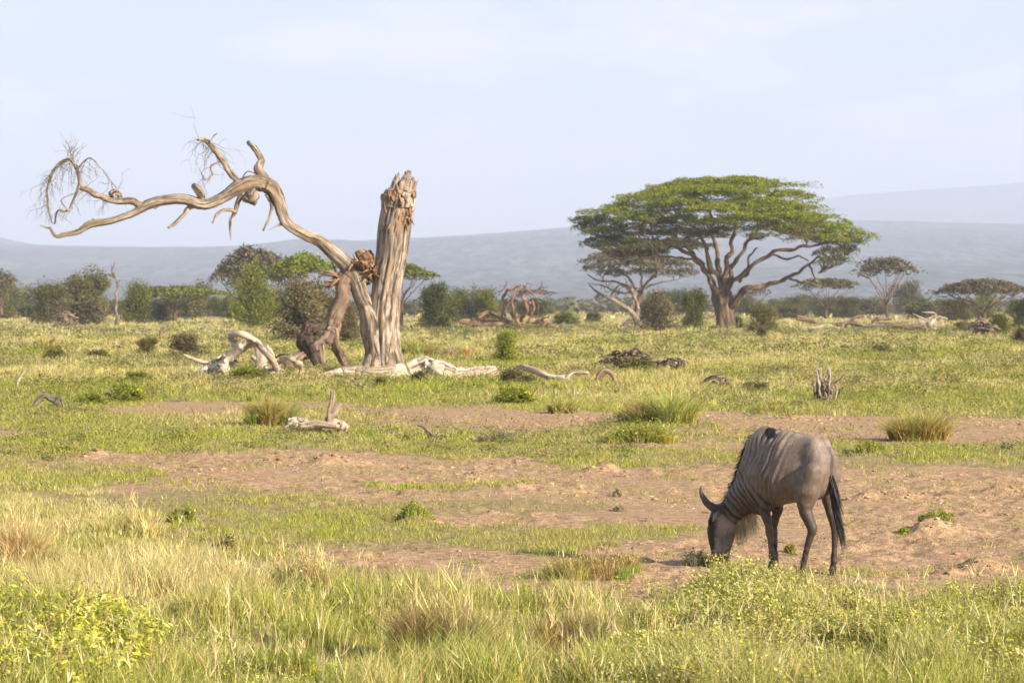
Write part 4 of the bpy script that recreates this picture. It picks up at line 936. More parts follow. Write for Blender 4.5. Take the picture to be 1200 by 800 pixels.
def other_acacias():
    D_ = AC_D
    simple_acacia('umbrella_acacia', 'brown half bare acacia with open branches right of the huge acacia', 1040, 372, 330, 1000, 1077, 299, 330, D_, 31, .20, 1.3, tw=7, fork=.35, nl=7, npads=15)
    simple_acacia('umbrella_acacia', 'greenish small acacia just right of the huge acacia trunk', 968, 370, 340, 930, 1012, 325, 342, AC_S, 32, .20, 1.4, tw=5, fork=.3, nl=7)
    simple_acacia('umbrella_acacia', 'bare grey little acacia seen under the long right limb of the huge acacia', 884, 366, 460, 866, 908, 335, 350, D_, 33, .25, .28, tw=4, fork=.25, nl=9, npads=8)
    simple_acacia('umbrella_acacia', 'wide flat topped grey acacia at the right edge', 1154, 376, 340, 1098, 1206, 328, 349, D_, 34, .20, 2.0, tw=8, fork=.4, npads=18)
    simple_acacia('umbrella_acacia', 'large dome shaped grey brown acacia rising behind the left bushes', 300, 378, 330, 247, 356, 291, 345, D_, 35, .22, 2.2, tw=10, npads=30)
    simple_acacia('umbrella_acacia', 'green flat topped acacia behind the dead tree limb', 352, 380, 300, 312, 396, 296, 335, AC_G, 36, .18, 2.0, tw=9, npads=18)
    simple_acacia('umbrella_acacia', 'olive acacia crown showing right behind the dead trunk', 470, 380, 290, 432, 511, 308, 334, [AC_G[2], AC_S[0], AC_G[0], AC_S[1]], 37, .2, 1.3, tw=8, npads=14)
    simple_acacia('umbrella_acacia', 'bare purplish grey acacia cut by the left edge', 2, 366, 330, -26, 25, 315, 342, D_, 38, .22, .7, tw=6, fork=.3, nl=8, npads=12)
    simple_acacia('umbrella_acacia', 'low spreading green acacia behind the left round bushes', 205, 372, 360, 150, 262, 335, 350, [AC_G[2], AC_S[0], AC_G[0], AC_S[1]], 39, .24, 1.2, tw=7, npads=16)
    for i, (x, w, yt, yl, Yd, lab) in enumerate(((655 - 24, 46, 339, 347, 620, 'tiny flat grey acacia behind the tangled fallen tree'), (664, 24, 348, 353, 900, 'tiny dark flat acacia far off left of the pale forked dead tree'))):
        simple_acacia('umbrella_acacia', lab, x, 358, Yd, x - w / 2, x + w / 2, yt, yl, D_, 50 + i, .35, .9, tw=2.5, nl=5, npads=6)
hero(); other_acacias()

# ----------------------------------------------------------------- bushes
def bush_mesh(seed, cols, n, leaf, shape='round', stems=9, weights=(4, 3, 2, 1)):
    "foliage and stem meshes of a bush 1 m wide and 1 m high, standing on z=0"
    rs = np.random.RandomState(seed); lf = MB(); st = MB(); C = []
    nb = rs.randint(16, 24); CC = []; cols = np.array(cols)
    for i in range(nb):
        a = rs.uniform(0, 6.28); q = rs.uniform(0, .36); r = rs.uniform(.11, .25)
        z = rs.uniform(.15, .80) if shape != 'low' else rs.uniform(.1, .6)
        if shape == 'cone': q *= (1.1 - z)
        q *= math.sqrt(max(.15, 1 - (z - .35) ** 2 * 2.2))
        c = np.array([math.cos(a) * q, math.sin(a) * q, min(z, 1 - r)]); m = int(n / nb)
        d = rs.normal(size=(m, 3)); d /= np.linalg.norm(d, axis=1)[:, None]; rad = r * rs.rand(m) ** .33
        k = vn3(d[:, 0] * 2.2 + i, d[:, 1] * 2.2, d[:, 2] * 2.2 + seed, 4); rad *= .5 + 1.05 * k
        p = c + d * rad[:, None]; p = p[p[:, 2] > 0.0]; C.append(p); CC.append(mixc(rs, len(p), cols, np.array(weights) * rs.uniform(.1, 2, 4) ** 1.6, .13) * rs.uniform(.72, 1.25))
        tube(st, [(c[0] * .15, c[1] * .15, -.03), c * .5 + rs.normal(0, .02, 3), c], [.018, .012, .006], n=6, sub=3, wig=1, seed=i, col=(1, 1, 1))
        for j in range(3):
            e = c + rs.normal(0, r * .6, 3); tube(st, [c * .8, (c + e) / 2, e], [.006, .005, .002], n=4, sub=2, col=(1, 1, 1))
    for i in range(34):                                          # loose shoots that break the outline
        a = rs.uniform(0, 6.28); el = rs.uniform(.05, 1.5); L = rs.uniform(.36, .54) if el < .9 else rs.uniform(.7, .95); e = np.array([math.cos(a) * math.cos(el) * L, math.sin(a) * math.cos(el) * L, max(.06, math.sin(el) * L + .06)])
        t = rs.uniform(.45, 1, 34)[:, None]; q = e * t + rs.normal(0, .022, (34, 3)); C.append(q); CC.append(mixc(rs, 34, cols, weights, .12) * rs.uniform(.85, 1.2))
        tube(st, [e * .3, e * .7, e], [.006, .005, .002], n=4, sub=2, col=(1, 1, 1))
    p = np.stack([rs.normal(0, .22, n // 8), rs.normal(0, .22, n // 8), rs.uniform(0, .25, n // 8)], 1); C.append(p); CC.append(mixc(rs, len(p), cols, weights, .15))
    C = np.vstack(C); leaves(lf, C, leaf, rs, np.clip(np.vstack(CC), .01, .9), up=.12, aspect=.5)
    return lf.mesh('foliage'), st.mesh('stems', True)

BC = dict(dark=[(0.069, 0.084, 0.012), (0.096, 0.108, 0.013), (0.131, 0.141, 0.018), (0.200, 0.188, 0.030)], olive=[(0.138, 0.128, 0.030), (0.179, 0.158, 0.036), (0.096, 0.097, 0.021), (0.234, 0.195, 0.060)], grey=[(0.193, 0.158, 0.075), (0.158, 0.134, 0.060), (0.234, 0.188, 0.096), (0.117, 0.108, 0.042)],
          bright=[(0.151, 0.168, 0.012), (0.213, 0.215, 0.018), (0.096, 0.114, 0.012), (0.289, 0.269, 0.036)], brown=[(0.186, 0.134, 0.066), (0.144, 0.118, 0.054), (0.227, 0.168, 0.084), (0.110, 0.101, 0.036)])
BC['fresh'] = [(.30, .34, .035), (.37, .39, .05), (.21, .25, .03), (.43, .41, .09)]
BUSH = {}
for i, (k, c) in enumerate(BC.items()):
    BUSH[k] = [bush_mesh(100 + i * 7 + j, c, 12000 if j < 2 else 5000, .019 if j < 2 else .028, ('round', 'round', 'low')[j % 3]) for j in range(3)]
def bush(label, x, yb, w, h, kind, var, Yd=None, rot=0.0, group=None, name='bush', cat='bush', sink=.0, deep=.85):
    if yb < 395 and x < 600 and group and Yd is None: w *= 1.2; h *= 1.1
    Yd = Yd or gY(yb); lf, st = BUSH[kind][var]; b = P(x, yb, Yd); b.z = min(b.z, Hs(b.x, Yd) + .1) if Yd < 400 else b.z
    r = empty(name, b, label, cat, group); s = w / F * Yd; hz = h / F * Yd
    r.scale = (s * 1.12, s * deep, hz * 1.12); r.rotation_euler = (0, 0, rot)
    for n_, m_, mt in (('foliage', lf, M_LEAF), ('stems', st, M_GREYW)):
        link(n_, m_, mt, r)
    return r
def bushes():
    A = 'bushes along the far edge of the plain'
    B = [('dark round bush left of the thin dead snag', 57, 379, 40, 42, 'olive', 0), ('broad olive bush topping the group left of the thin dead snag', 98, 378, 66, 54, 'olive', 1), ('grey brown low bush at the foot of the broad olive bush', 95, 380, 62, 34, 'grey', 2),
         ('small bright green bush near the left edge', 22, 368, 34, 20, 'bright', 2), ('low green bush cut by the left edge', 4, 374, 30, 22, 'olive', 2), ('green bush just right of the thin dead snag', 160, 379, 42, 42, 'bright', 0), ('brown low bush between two green bushes left of the dome acacia', 190, 377, 30, 24, 'brown', 2),
         ('green and brown bush left of the dome shaped acacia', 226, 374, 44, 38, 'olive', 1), ('small bright bush before the dome shaped acacia', 268, 374, 26, 28, 'bright', 1), ('tall leafy bright green bush left of the grey thicket', 298, 384, 46, 66, 'bright', 1), ('wide grey green thicket behind the dead tree limb', 352, 400, 82, 74, 'grey', 0),
         ('ash grey thicket left of the propped limb', 378, 398, 56, 52, 'olive', 0), ('brown dry bush just left of the dead trunk', 408, 402, 44, 50, 'brown', 1),
         ('round green bush right of the dead trunk', 511, 385, 50, 48, 'dark', 0), ('dark green bush touching the round green bush', 539, 378, 30, 34, 'dark', 1), ('small bright round bush left of the tangled fallen tree', 570, 378, 38, 34, 'bright', 0),
         ('feathery bright green bush in the middle grass beside the pale log', 594, 424, 52, 36, 'fresh', 1), ('loose yellow green bush in the middle grass', 604, 472, 66, 24, 'fresh', 2), ('grey green low shrub below the feathery bright bush', 606, 450, 46, 22, 'grey', 2),
         ('low green bush right of the tangled fallen tree', 665, 380, 34, 18, 'bright', 2), ('grey round bush left of the pale forked dead tree', 695, 378, 26, 16, 'olive', 2), ('spiky grey bush in front of the brownish acacia', 768, 388, 54, 46, 'grey', 1), ('dense dark green bush against the huge acacia trunk', 813, 386, 42, 48, 'dark', 0),
         ('olive bush right of the huge acacia trunk', 895, 390, 40, 32, 'olive', 0), ('small dry bush with bare stems before the olive bush', 893, 397, 20, 16, 'brown', 1), ('green bush at the foot of the huge acacia', 862, 384, 30, 16, 'dark', 2), ('low bush between the huge acacia and the small greenish acacia', 925, 374, 40, 20, 'olive', 2),
         ('round dark bush under the small greenish acacia', 968, 372, 34, 24, 'dark', 0), ('olive bush left of the brown half bare acacia', 995, 374, 34, 26, 'olive', 0), ('grey bush under the brown half bare acacia', 1025, 370, 44, 24, 'grey', 2), ('wide grey green bush right of the brown half bare acacia', 1085, 374, 60, 24, 'olive', 2),
         ('upright bright bush before the flat topped grey acacia', 1152, 372, 34, 34, 'bright', 1), ('olive bush left of the flat topped grey acacia', 1122, 376, 40, 26, 'olive', 0), ('dark green bush at the right edge', 1198, 384, 36, 36, 'dark', 0), ('yellow green bush with dry twigs near the right edge', 1170, 392, 38, 24, 'bright', 0),
         ('small brown bush cut by the right edge', 1196, 402, 28, 20, 'brown', 2), ('grey low bush beside the root plate', 1130, 388, 34, 14, 'grey', 2),
         ('dark round shrub in the tall grass left of the grey shrub', 172, 417, 34, 22, 'olive', 1), ('grey dome shrub in the tall grass left of the arching root', 220, 420, 56, 30, 'grey', 0), ('low olive shrub in the tall left grass', 114, 420, 36, 12, 'olive', 2), ('low dull shrub in the grass near the left edge', 64, 421, 34, 14, 'olive', 2),
         ('low green shrub behind the gnarled branch at left', 108, 474, 40, 18, 'fresh', 2), ('olive shrub left of the arching root', 160, 447, 46, 14, 'fresh', 2), ('grey dome shrub in the left grass', 150, 470, 60, 26, 'fresh', 2), ('green weed clump between the arching root and the propped limb', 290, 445, 60, 20, 'fresh', 2), ('leafy weed at the foot of the dead trunk', 388, 440, 36, 12, 'fresh', 2),
         ('small weed tuft in front of the dead trunk', 448, 453, 26, 12, 'fresh', 0), ('grey shrub in front of the pale log', 492, 447, 34, 14, 'brown', 2), ('grey green shrub on the right plain', 1032, 414, 34, 12, 'olive', 2), ('small grey shrub left of the sheaf of dead stems', 883, 458, 46, 13, 'grey', 2), ('olive shrub right behind the dry brush', 740, 434, 60, 16, 'olive', 2)]
    rs = np.random.RandomState(77)
    for b_ in B:
        bush(*b_, rot=rs.uniform(0, 6.28) if b_[4] < b_[3] * 1.4 else 0, group=A if b_[2] < 395 else None)
    for i in range(40):
        x = rs.uniform(-40, 480) if i < 24 else rs.uniform(860, 1240) if i < 33 else rs.uniform(500, 860); yb = rs.uniform(367, 374); w = rs.uniform(24, 48)
        bush('one of the many bushes merging into the belt of scrub behind the plain', x, yb, w, w * rs.uniform(.38, .85), ('dark', 'olive', 'grey', 'bright', 'dark', 'olive', 'brown')[rs.randint(7)], rs.randint(3), None, rs.uniform(0, 6.28), 'merging bushes of the scrub belt behind the plain')
    # small far bushes between the hills and the plain, alike but one by one
    for i in range(120):
        x = rs.uniform(-60, 1260); yb = rs.uniform(360.5, 371); Yd = gY(yb); w = rs.uniform(14, 30) * (.55 + (yb - 360) / 16)
        bush('small round bush in the far scrub below the hills', x, yb, w, w * rs.uniform(.45, .8), ('dark', 'olive', 'grey', 'bright', 'olive')[rs.randint(5)], rs.randint(3), Yd, rs.uniform(0, 6.28), 'small far bushes below the hills')
bushes()

def far_wood():
    "the far-off thorn scrub that reads as one dark band"
    rs = np.random.RandomState(5); mb = MB(); Vs = []
    n = 2600; Y = rs.uniform(650, 3000, n) ** 1.0; X = rs.uniform(-.24, .24, n) * Y; r = rs.uniform(2, 5, n) * (1 + Y / 4000)
    per = 26
    d = rs.normal(size=(n, per, 3)); d /= np.linalg.norm(d, axis=2)[..., None]; d[..., 2] = np.abs(d[..., 2]) * .75; d[..., 0] *= 1.5
    base = -2.0 * sstep(900, 3000, Y) 
    C = np.stack([X, Y, base], 1)[:, None] + d * r[:, None, None] * rs.uniform(.5, 1, (n, per, 1))
    col = mixc(rs, n, [(.09, .11, .04), (.13, .13, .06), (.17, .15, .08)], [3, 3, 2]); leaves(mb, C.reshape(-1, 3), 1.0, rs, np.repeat(col, per, 0), aspect=.8)
    tag(mb.obj('far_scrub', M_LEAF), kind='stuff', label='far off thorn scrub forming a thin dark band below the hills', cat='scrub')
far_wood()
# ================================================================= TUSSOCKS AND LEAFY PLANTS
TC = dict(straw=([STRAW, PALE, BRN, YGR], [4, 3, 2, 1.5]), green=([GRN, YGR, OLV, STRAW], [4, 4, 2, 1.2]), mixed=([YGR, STRAW, OLV, BRN, GRN], [4, 4, 3, 1.4, 2]), brown=([BRN, STRAW, OLV, YGR], [4, 2.4, 2.4, 1.6]), grey=([(.30, .28, .17), (.24, .24, .12), (.40, .35, .22)], [3, 3, 2]))
def tussock(label, px, py, w, h, kind, n, bw, seed, dens=1.0, stalks=0, leafy=0.0, group=None, lean=.5):
    rs = np.random.RandomState(seed); g = G(px, py); Y = g.y; W = w / 2 / F * Y; Hh = h / F * Y
    mb = MB(); nc = max(4, int(w / max(h, 1) * 7)); cs, ps = TC[kind]
    sp = .72 if w > 30 else .3; cx = rs.uniform(-sp, sp, nc) * W; cy = rs.uniform(-.5, .5, nc) * W; hs = Hh * (1.08 - .8 * (cx / W) ** 2) * rs.uniform(.5, 1.15, nc)
    k = rs.randint(nc, size=n); a = rs.uniform(0, 6.28, n); q = rs.rand(n) ** .7; r = np.minimum(W * .24, Hh * .5)
    X = g.x + cx[k] + np.cos(a) * q * r; Yy = g.y + cy[k] + np.sin(a) * q * r
    hh = hs[k] * rs.uniform(.35, 1.12, n) * (1 - .3 * q); c = np.clip(mixc(rs, n, cs, ps, .2) * rs.uniform(.7, 1.25, (nc, 3))[k] * rs.uniform(.75, 1.2, nc)[k][:, None], .01, .9)
    z = H(X, Yy)
    blades(mb, X, Yy, z - .01, hh, bw * rs.uniform(.6, 1.4, n), rs, c, lean * 1.3, 2, az=a + rs.normal(0, .5, n), tipcol=np.clip(c * .7 + STRAW * .3, 0, .9))
    if stalks:
        k = rs.randint(nc, size=stalks); X = g.x + cx[k] + rs.normal(0, r * .5, stalks); Yy = g.y + cy[k] + rs.normal(0, r * .5, stalks); az = rs.uniform(0, 6.28, stalks); h2 = hs[k] * rs.uniform(.9, 1.45, stalks); z = H(X, Yy)
        c = mixc(rs, stalks, [PALE, STRAW], [1, 1]); blades(mb, X, Yy, z, h2, np.full(stalks, .004), rs, c, .3, 2, az=az)
        for j in range(3): blades(mb, X, Yy, z + h2 * .7, h2 * .3, rs.uniform(.006, .010, stalks), rs, c, .7, 1, az=az + rs.normal(0, .6, stalks))
    if leafy:
        m = int(n * leafy); k = rs.randint(nc, size=m); C = np.stack([g.x + cx[k] + rs.normal(0, r * .55, m), g.y + cy[k] + rs.normal(0, r * .55, m), 0 * k], 1)
        C[:, 2] = H(C[:, 0], C[:, 1]) + hs[k] * rs.uniform(.15, .95, m); leaves(mb, C, bw * 1.9, rs, mixc(rs, m, cs, ps, .18), up=.2, aspect=.55)
    o = mb.obj('grass_tussock' if not leafy else 'leafy_plant', M_GRASS, None, False, (g.x, g.y, g.z)); return tag(o, label, 'grass tussock' if not leafy else 'plant', group)
def tussocks():
    L = [('bushy olive tussock left of the bleached driftwood', 320, 499, 66, 44, 'mixed', 4600, .014, 0, 0, .75), ('widest dense tussock, dark on its left side, in mid distance behind the wildebeest', 772, 496, 98, 41, 'mixed', 7500, .015, 20, 0, .75), ('low yellow green clump in front of the widest dense tussock', 752, 517, 100, 26, 'green', 3200, .014, 0, .5),
         ('rounded straw coloured tussock on bare soil right of the wildebeest', 1080, 516, 82, 41, 'mixed', 6400, .013, 20, 0, .75), ('narrow olive tussock between the yellow green bush and the widest tussock', 658, 485, 42, 26, 'mixed', 1300, .018, 0, 0), ('flat greyish clump right of the small twisted stick', 585, 516, 58, 14, 'grey', 1100, .014, 0, .3),
         ('brownish green tussock strip on the soil left of the wildebeest', 692, 673, 128, 34, 'brown', 4200, .006, 30, .2), ('flat green weed on a low earth mound in the left turf', 485, 612, 52, 15, 'green', 1300, .008, 0, .8), ('leafy bright weed on its own in the left turf', 215, 613, 40, 20, 'green', 700, .009, 0, 1.5),
         ('yellow green weed on top of the bare earth mound at right', 1097, 609, 42, 13, 'green', 700, .009, 0, 1.5), ('wispy dry tussock in the left foreground', 350, 692, 92, 56, 'straw', 2600, .006, 60, .5), ('green weed right behind the wildebeest rump', 1022, 532, 44, 15, 'green', 1100, .012, 0, .8),
         ('tallest straw tussock in the middle of the foreground', 528, 772, 150, 92, 'brown', 6500, .0055, 140, 0), ('tall straw tussock right beside the tallest one', 668, 762, 96, 78, 'brown', 3800, .0055, 90, 0), ('small yellowish weed between the legs of the wildebeest', 926, 645, 26, 12, 'mixed', 400, .009, 0, 1), ('grey tuft beside the muzzle of the wildebeest', 818, 660, 36, 22, 'grey', 900, .008, 0, .6),
         ('tiny dark weed on the left strip of bare soil', 270, 641, 24, 12, 'brown', 300, .008, 0, 1), ('small dark weed on soil left of the wildebeest horn', 723, 581, 22, 8, 'grey', 350, .009, 0, .8), ('flat grey green weed on the bare soil', 725, 598, 30, 6, 'grey', 400, .009, 0, .8),
         ('grassy clump at the foot of the arching root', 300, 470, 40, 16, 'mixed', 900, .022, 0, 0), ('yellowish tall grass clump in the tall left grass', 50, 408, 60, 20, 'straw', 900, .035, 0, 0), ('bright grass clump right of the dead trunk', 490, 418, 50, 26, 'green', 900, .035, 0, 0), ('straw grass clump right of the dead trunk', 545, 418, 56, 24, 'straw', 900, .035, 0, 0),
         ('dark low tussock at the turf edge above the wildebeest', 905, 484, 60, 14, 'mixed', 1000, .018, 0, 0), ('olive tussock left of the sheaf of dead stems', 930, 476, 60, 14, 'mixed', 1000, .02, 0, 0), ('grey bristly weed on the soil at right', 1180, 530, 30, 8, 'grey', 350, .012, 0, .6), ('short green weed below the earth mound at right', 1060, 625, 26, 7, 'green', 700, .008, 0, .6),
         ('dark green tussock in the bottom left centre', 330, 785, 130, 46, 'green', 3600, .005, 20, 0), ('dense green tussock right of the tall straw tussocks', 745, 760, 70, 40, 'green', 2400, .005, 10, 0), ('dry tussock at the left edge of the foreground', 30, 660, 100, 60, 'straw', 2600, .006, 60, 0), ('thin dry tussock in the pale grass at left', 150, 625, 100, 34, 'straw', 1800, .006, 40, 0)]
    for i, t in enumerate(L):
        lab, x, y, w, h, k, n, bw, st, lf = t[:10]; tussock(lab, x, y, w, h, k, n, bw, 300 + i, 1, st, lf, lean=t[10] if len(t) > 10 else .6)
tussocks()

def leafy(name, label, poly, Y0, Y1, n_pl, hfun, cols, ps, leaf, seed, per=34, asp=.75, stuff=False, cat='shrub'):
    "low leafy plants: upright wiry stems carrying small rounded leaves, some with pale tips"
    rs = np.random.RandomState(seed); mb = MB()
    X, Y = rnd_ground(rs, n_pl * 6, Y0, Y1, .2); px = 600 + X / Y * F; py = 355 + CZ * F / Y
    wgt = poly(px, py) * sstep(.33, .58, fbm2(X / .5, Y / .8, seed, 3)); k = np.where(rs.rand(len(X)) < wgt)[0][:n_pl]; X, Y, px, py = X[k], Y[k], px[k], py[k]; Z = H(X, Y)
    hh = hfun(px, py) * rs.uniform(.55, 1.2, len(X)); C = []; TP = []
    for x, y, z, h in zip(X, Y, Z, hh):
        for s_ in range(4):
            a = rs.uniform(0, 6.28); ln = rs.uniform(.1, .55) * h; d = np.array([math.cos(a) * ln, math.sin(a) * ln, h * rs.uniform(.7, 1.05)])
            m = per // 4; t = rs.uniform(.2, 1, m); p = np.array([x, y, z]) + d * t[:, None] ** np.array([1.4, 1.4, 1]) + rs.normal(0, .014 + leaf * .6, (m, 3)); C.append(p); TP.append(t)
            blades(mb, np.array([x]), np.array([y]), np.array([z]), np.array([d[2]]), np.array([.005]), rs, np.array([[.36, .32, .16]]), ln / max(d[2], .01) / .7, 2, az=np.array([a]))
    C = np.vstack(C); TP = np.concatenate(TP); c = mixc(rs, len(C), cols, ps, .16); tip = (TP > .8) & (rs.rand(len(C)) < .22); c[tip] = c[tip] * .45 + np.array([.68, .64, .30]) * .55
    leaves(mb, C, leaf, rs, c, up=.25, aspect=asp)
    return mb, X.mean(), Y.mean()
def fore_plants():
    def right(px, py):
        e = np.interp(px, [700, 790, 815, 860, 980, 1050, 1100, 1200, 1400], [800, 712, 690, 676, 700, 714, 708, 702, 700]); return sstep(-6, 16, py - e) * (px > 700)
    mb, x, y = leafy('', '', right, 16.6, 25.5, 3000, lambda a, b: .20 + .09 * sstep(820, 1000, a) * 0 + .09 * (1 - sstep(24, 60, np.abs(a - 870))) + .06 * sstep(730, 800, b), [(.38, .38, .05), (.46, .43, .07), (.26, .29, .04), (.54, .47, .16), (.40, .31, .16)], [4, 4, 3, 2.2, 1.2], .0118, 61)
    tag(mb.obj('leafy_weeds', M_LEAF), kind='stuff', label='low leafy yellow green weeds with pale tips filling the right foreground', cat='weeds')
    def left(px, py): return sstep(1.1, .8, np.sqrt(((px - 70) / 110) ** 2 + ((py - 765) / 70) ** 2)) * (px > -60)
    mb, x, y = leafy('', '', left, 17.0, 22, 850, lambda a, b: .32 + 0 * a, [(.50, .47, .05), (.60, .55, .08), (.36, .38, .05), (.27, .31, .05)], [4, 3, 3, 2], .028, 62, asp=.32)
    tag(mb.obj('leafy_shrub', M_LEAF, None, False, (x, y, 0)), 'yellow leafy shrub with narrow leaves in the bottom left corner', 'shrub')
    def mid(px, py): return (py > 690) * .55 * (px < 800) + .25 * (py > 640) * (px < 400)
    mb, x, y = leafy('', '', mid, 16.8, 26, 700, lambda a, b: .15 + 0 * a, [(.36, .40, .06), (.44, .46, .08), (.27, .32, .05)], [4, 4, 3], .012, 63, asp=.5)
    tag(mb.obj('small_weeds', M_LEAF), kind='stuff', label='small leafy weeds scattered through the left and middle foreground grass', cat='weeds')
fore_plants()
# ================================================================= WILDEBEEST
TH = math.radians(40); WC, WS = math.cos(TH), math.sin(TH)
WY0 = 25.75; WX0 = (960 - 600) / F * WY0

def to_w(s, l, z): return Vector((WX0 - WC * s - WS * l, WY0 + WS * s - WC * l, z))
def slz(px, py, l=0.0):
    x = (px - 600) / F
    s = (WX0 - WS * l - x * (WY0 - WC * l)) / (WC + x * WS)
    Y = WY0 + WS * s - WC * l
    return (s, l, P(px, py, Y).z)

def loft(mb, rings, n=28, sub=4, egg=0.0):
    "rings: (top px,py, bottom px,py, half width[, egg])"
    top = np.array([slz(r[0], r[1]) for r in rings]); bot = np.array([slz(r[2], r[3]) for r in rings])
    b = np.array([r[4] for r in rings]); eg = np.array([r[5] if len(r) > 5 else egg for r in rings])
    A, bb = catmull(top, b, sub); B, ee = catmull(bot, eg, sub)
    C = (A + B) / 2; ax = (A - B) / 2
    ph = np.arange(n) * 2 * math.pi / n
    V = C[:, None] + ax[:, None] * np.cos(ph)[None, :, None]
    V[:, :, 1] += bb[:, None] * np.sin(ph)[None] * (1 - ee[:, None] * np.cos(ph)[None]) * 1.0
    m = len(C)
    i = np.arange(m - 1)[:, None]; j = np.arange(n)[None]
    q = np.stack([i * n + j, i * n + (j + 1) % n, (i + 1) * n + (j + 1) % n, (i + 1) * n + j], -1).reshape(-1, 4)
    W = np.array([to_w(*v) for v in V.reshape(-1, 3)])
    e0 = np.array(to_w(*C[0])); e1 = np.array(to_w(*C[-1]))
    k = len(mb.V)
    mb.add(np.vstack([W, e0[None], e1[None]]), q, 4)
    jj = np.arange(n); off = mb.nv - len(W) - 2
    for t in (np.stack([(jj + 1) % n, jj, 0 * jj + m * n], -1), np.stack([(m - 1) * n + jj, (m - 1) * n + (jj + 1) % n, 0 * jj + m * n + 1], -1)):
        mb.L.append((t + off).ravel()); mb.S.append(np.arange(len(t)) * 3 + mb.nl); mb.nl += len(t) * 3

def limb(mb, pts, flat=1.0, n=14, sub=4):
    C = [to_w(*slz(a, b, l)) for a, b, l, r in pts]
    tube(mb, C, [p[3] for p in pts], n=n, sub=sub)

def mat_coat():
    t = NT('wildebeest_coat')
    a = t.n('ShaderNodeAttribute', attribute_name='tint')
    obj = t.n('ShaderNodeTexCoord').outputs['Object']
    mp = t.n('ShaderNodeMapping'); mp.inputs['Scale'].default_value = (1, 1, .25); t.l(obj, mp.inputs[0])
    n = t.noise(mp.outputs[0], 70, 5, .75); n2 = t.noise(obj, 9, 5, .65)
    c = t.mix(.6, a.outputs[0], t.ramp(n, [(.3, (.2, .2, .2)), (.7, (.8, .8, .8))]), 'OVERLAY')
    c = t.mix(.5, c, t.ramp(n2, [(.3, (.25, .25, .25)), (.7, (.75, .75, .75))]), 'OVERLAY')
    b = t.n('ShaderNodeBsdfPrincipled', i_Roughness=.48); b.inputs['Specular IOR Level'].default_value = .3
    b.inputs['Sheen Weight'].default_value = .03; b.inputs['Sheen Roughness'].default_value = .4; b.inputs['Sheen Tint'].default_value = (.9, .8, .7, 1)
    t.l(c, b.inputs['Base Color'])
    bp = t.n('ShaderNodeBump'); bp.inputs['Strength'].default_value = .6; bp.inputs['Distance'].default_value = .008
    t.l(n, bp.inputs['Height']); t.l(bp.outputs[0], b.inputs['Normal']); t.l(b.outputs[0], t.out.inputs[0])
    return t.m

def mat_plain(name, col, rough=.5, nscale=20, var=.3, spec=.3):
    t = NT(name); obj = t.n('ShaderNodeTexCoord').outputs['Object']
    n = t.noise(obj, nscale, 4, .6)
    c = t.ramp(n, [(.3, tuple(v * (1 - var) for v in col)), (.7, tuple(min(1, v * (1 + var)) for v in col))])
    b = t.n('ShaderNodeBsdfPrincipled', i_Roughness=rough); b.inputs['Specular IOR Level'].default_value = spec
    t.l(c, b.inputs['Base Color']); t.l(b.outputs[0], t.out.inputs[0]); return t.m

def strands(mb, roots, dirs, L, w, rs, col, droop=.3, jit=.25, seg=5):
    "hair: thin curved ribbons hanging from the given roots"
    n = len(roots); d = dirs + rs.normal(0, jit, (n, 3)); d /= np.linalg.norm(d, axis=1)[:, None]
    L = L * rs.uniform(.6, 1.2, n); side = rs.normal(size=(n, 3)); side -= d * (side * d).sum(1)[:, None]; side /= np.linalg.norm(side, axis=1)[:, None]
    V = []; P0 = roots.copy()
    for k in range(seg + 1):
        w_ = w * (1 - (k / seg) ** 2 * .9)
        V += [P0 - side * w_, P0 + side * w_]
        d = d + np.array([0, 0, -droop / seg]); d /= np.linalg.norm(d, axis=1)[:, None]; P0 = P0 + d * (L / seg)[:, None]
    V = np.stack(V, 1).reshape(-1, 3); o = np.arange(n)[:, None] * 2 * (seg + 1)
    q = np.concatenate([o + np.array([2 * k, 2 * k + 1, 2 * k + 3, 2 * k + 2]) for k in range(seg)], 0)
    c = np.clip(np.array(col)[None] * (1 + rs.normal(0, .25, (n, 1))), 0, 1); mb.add(V, q, 4, np.repeat(c, 2 * (seg + 1), 0))

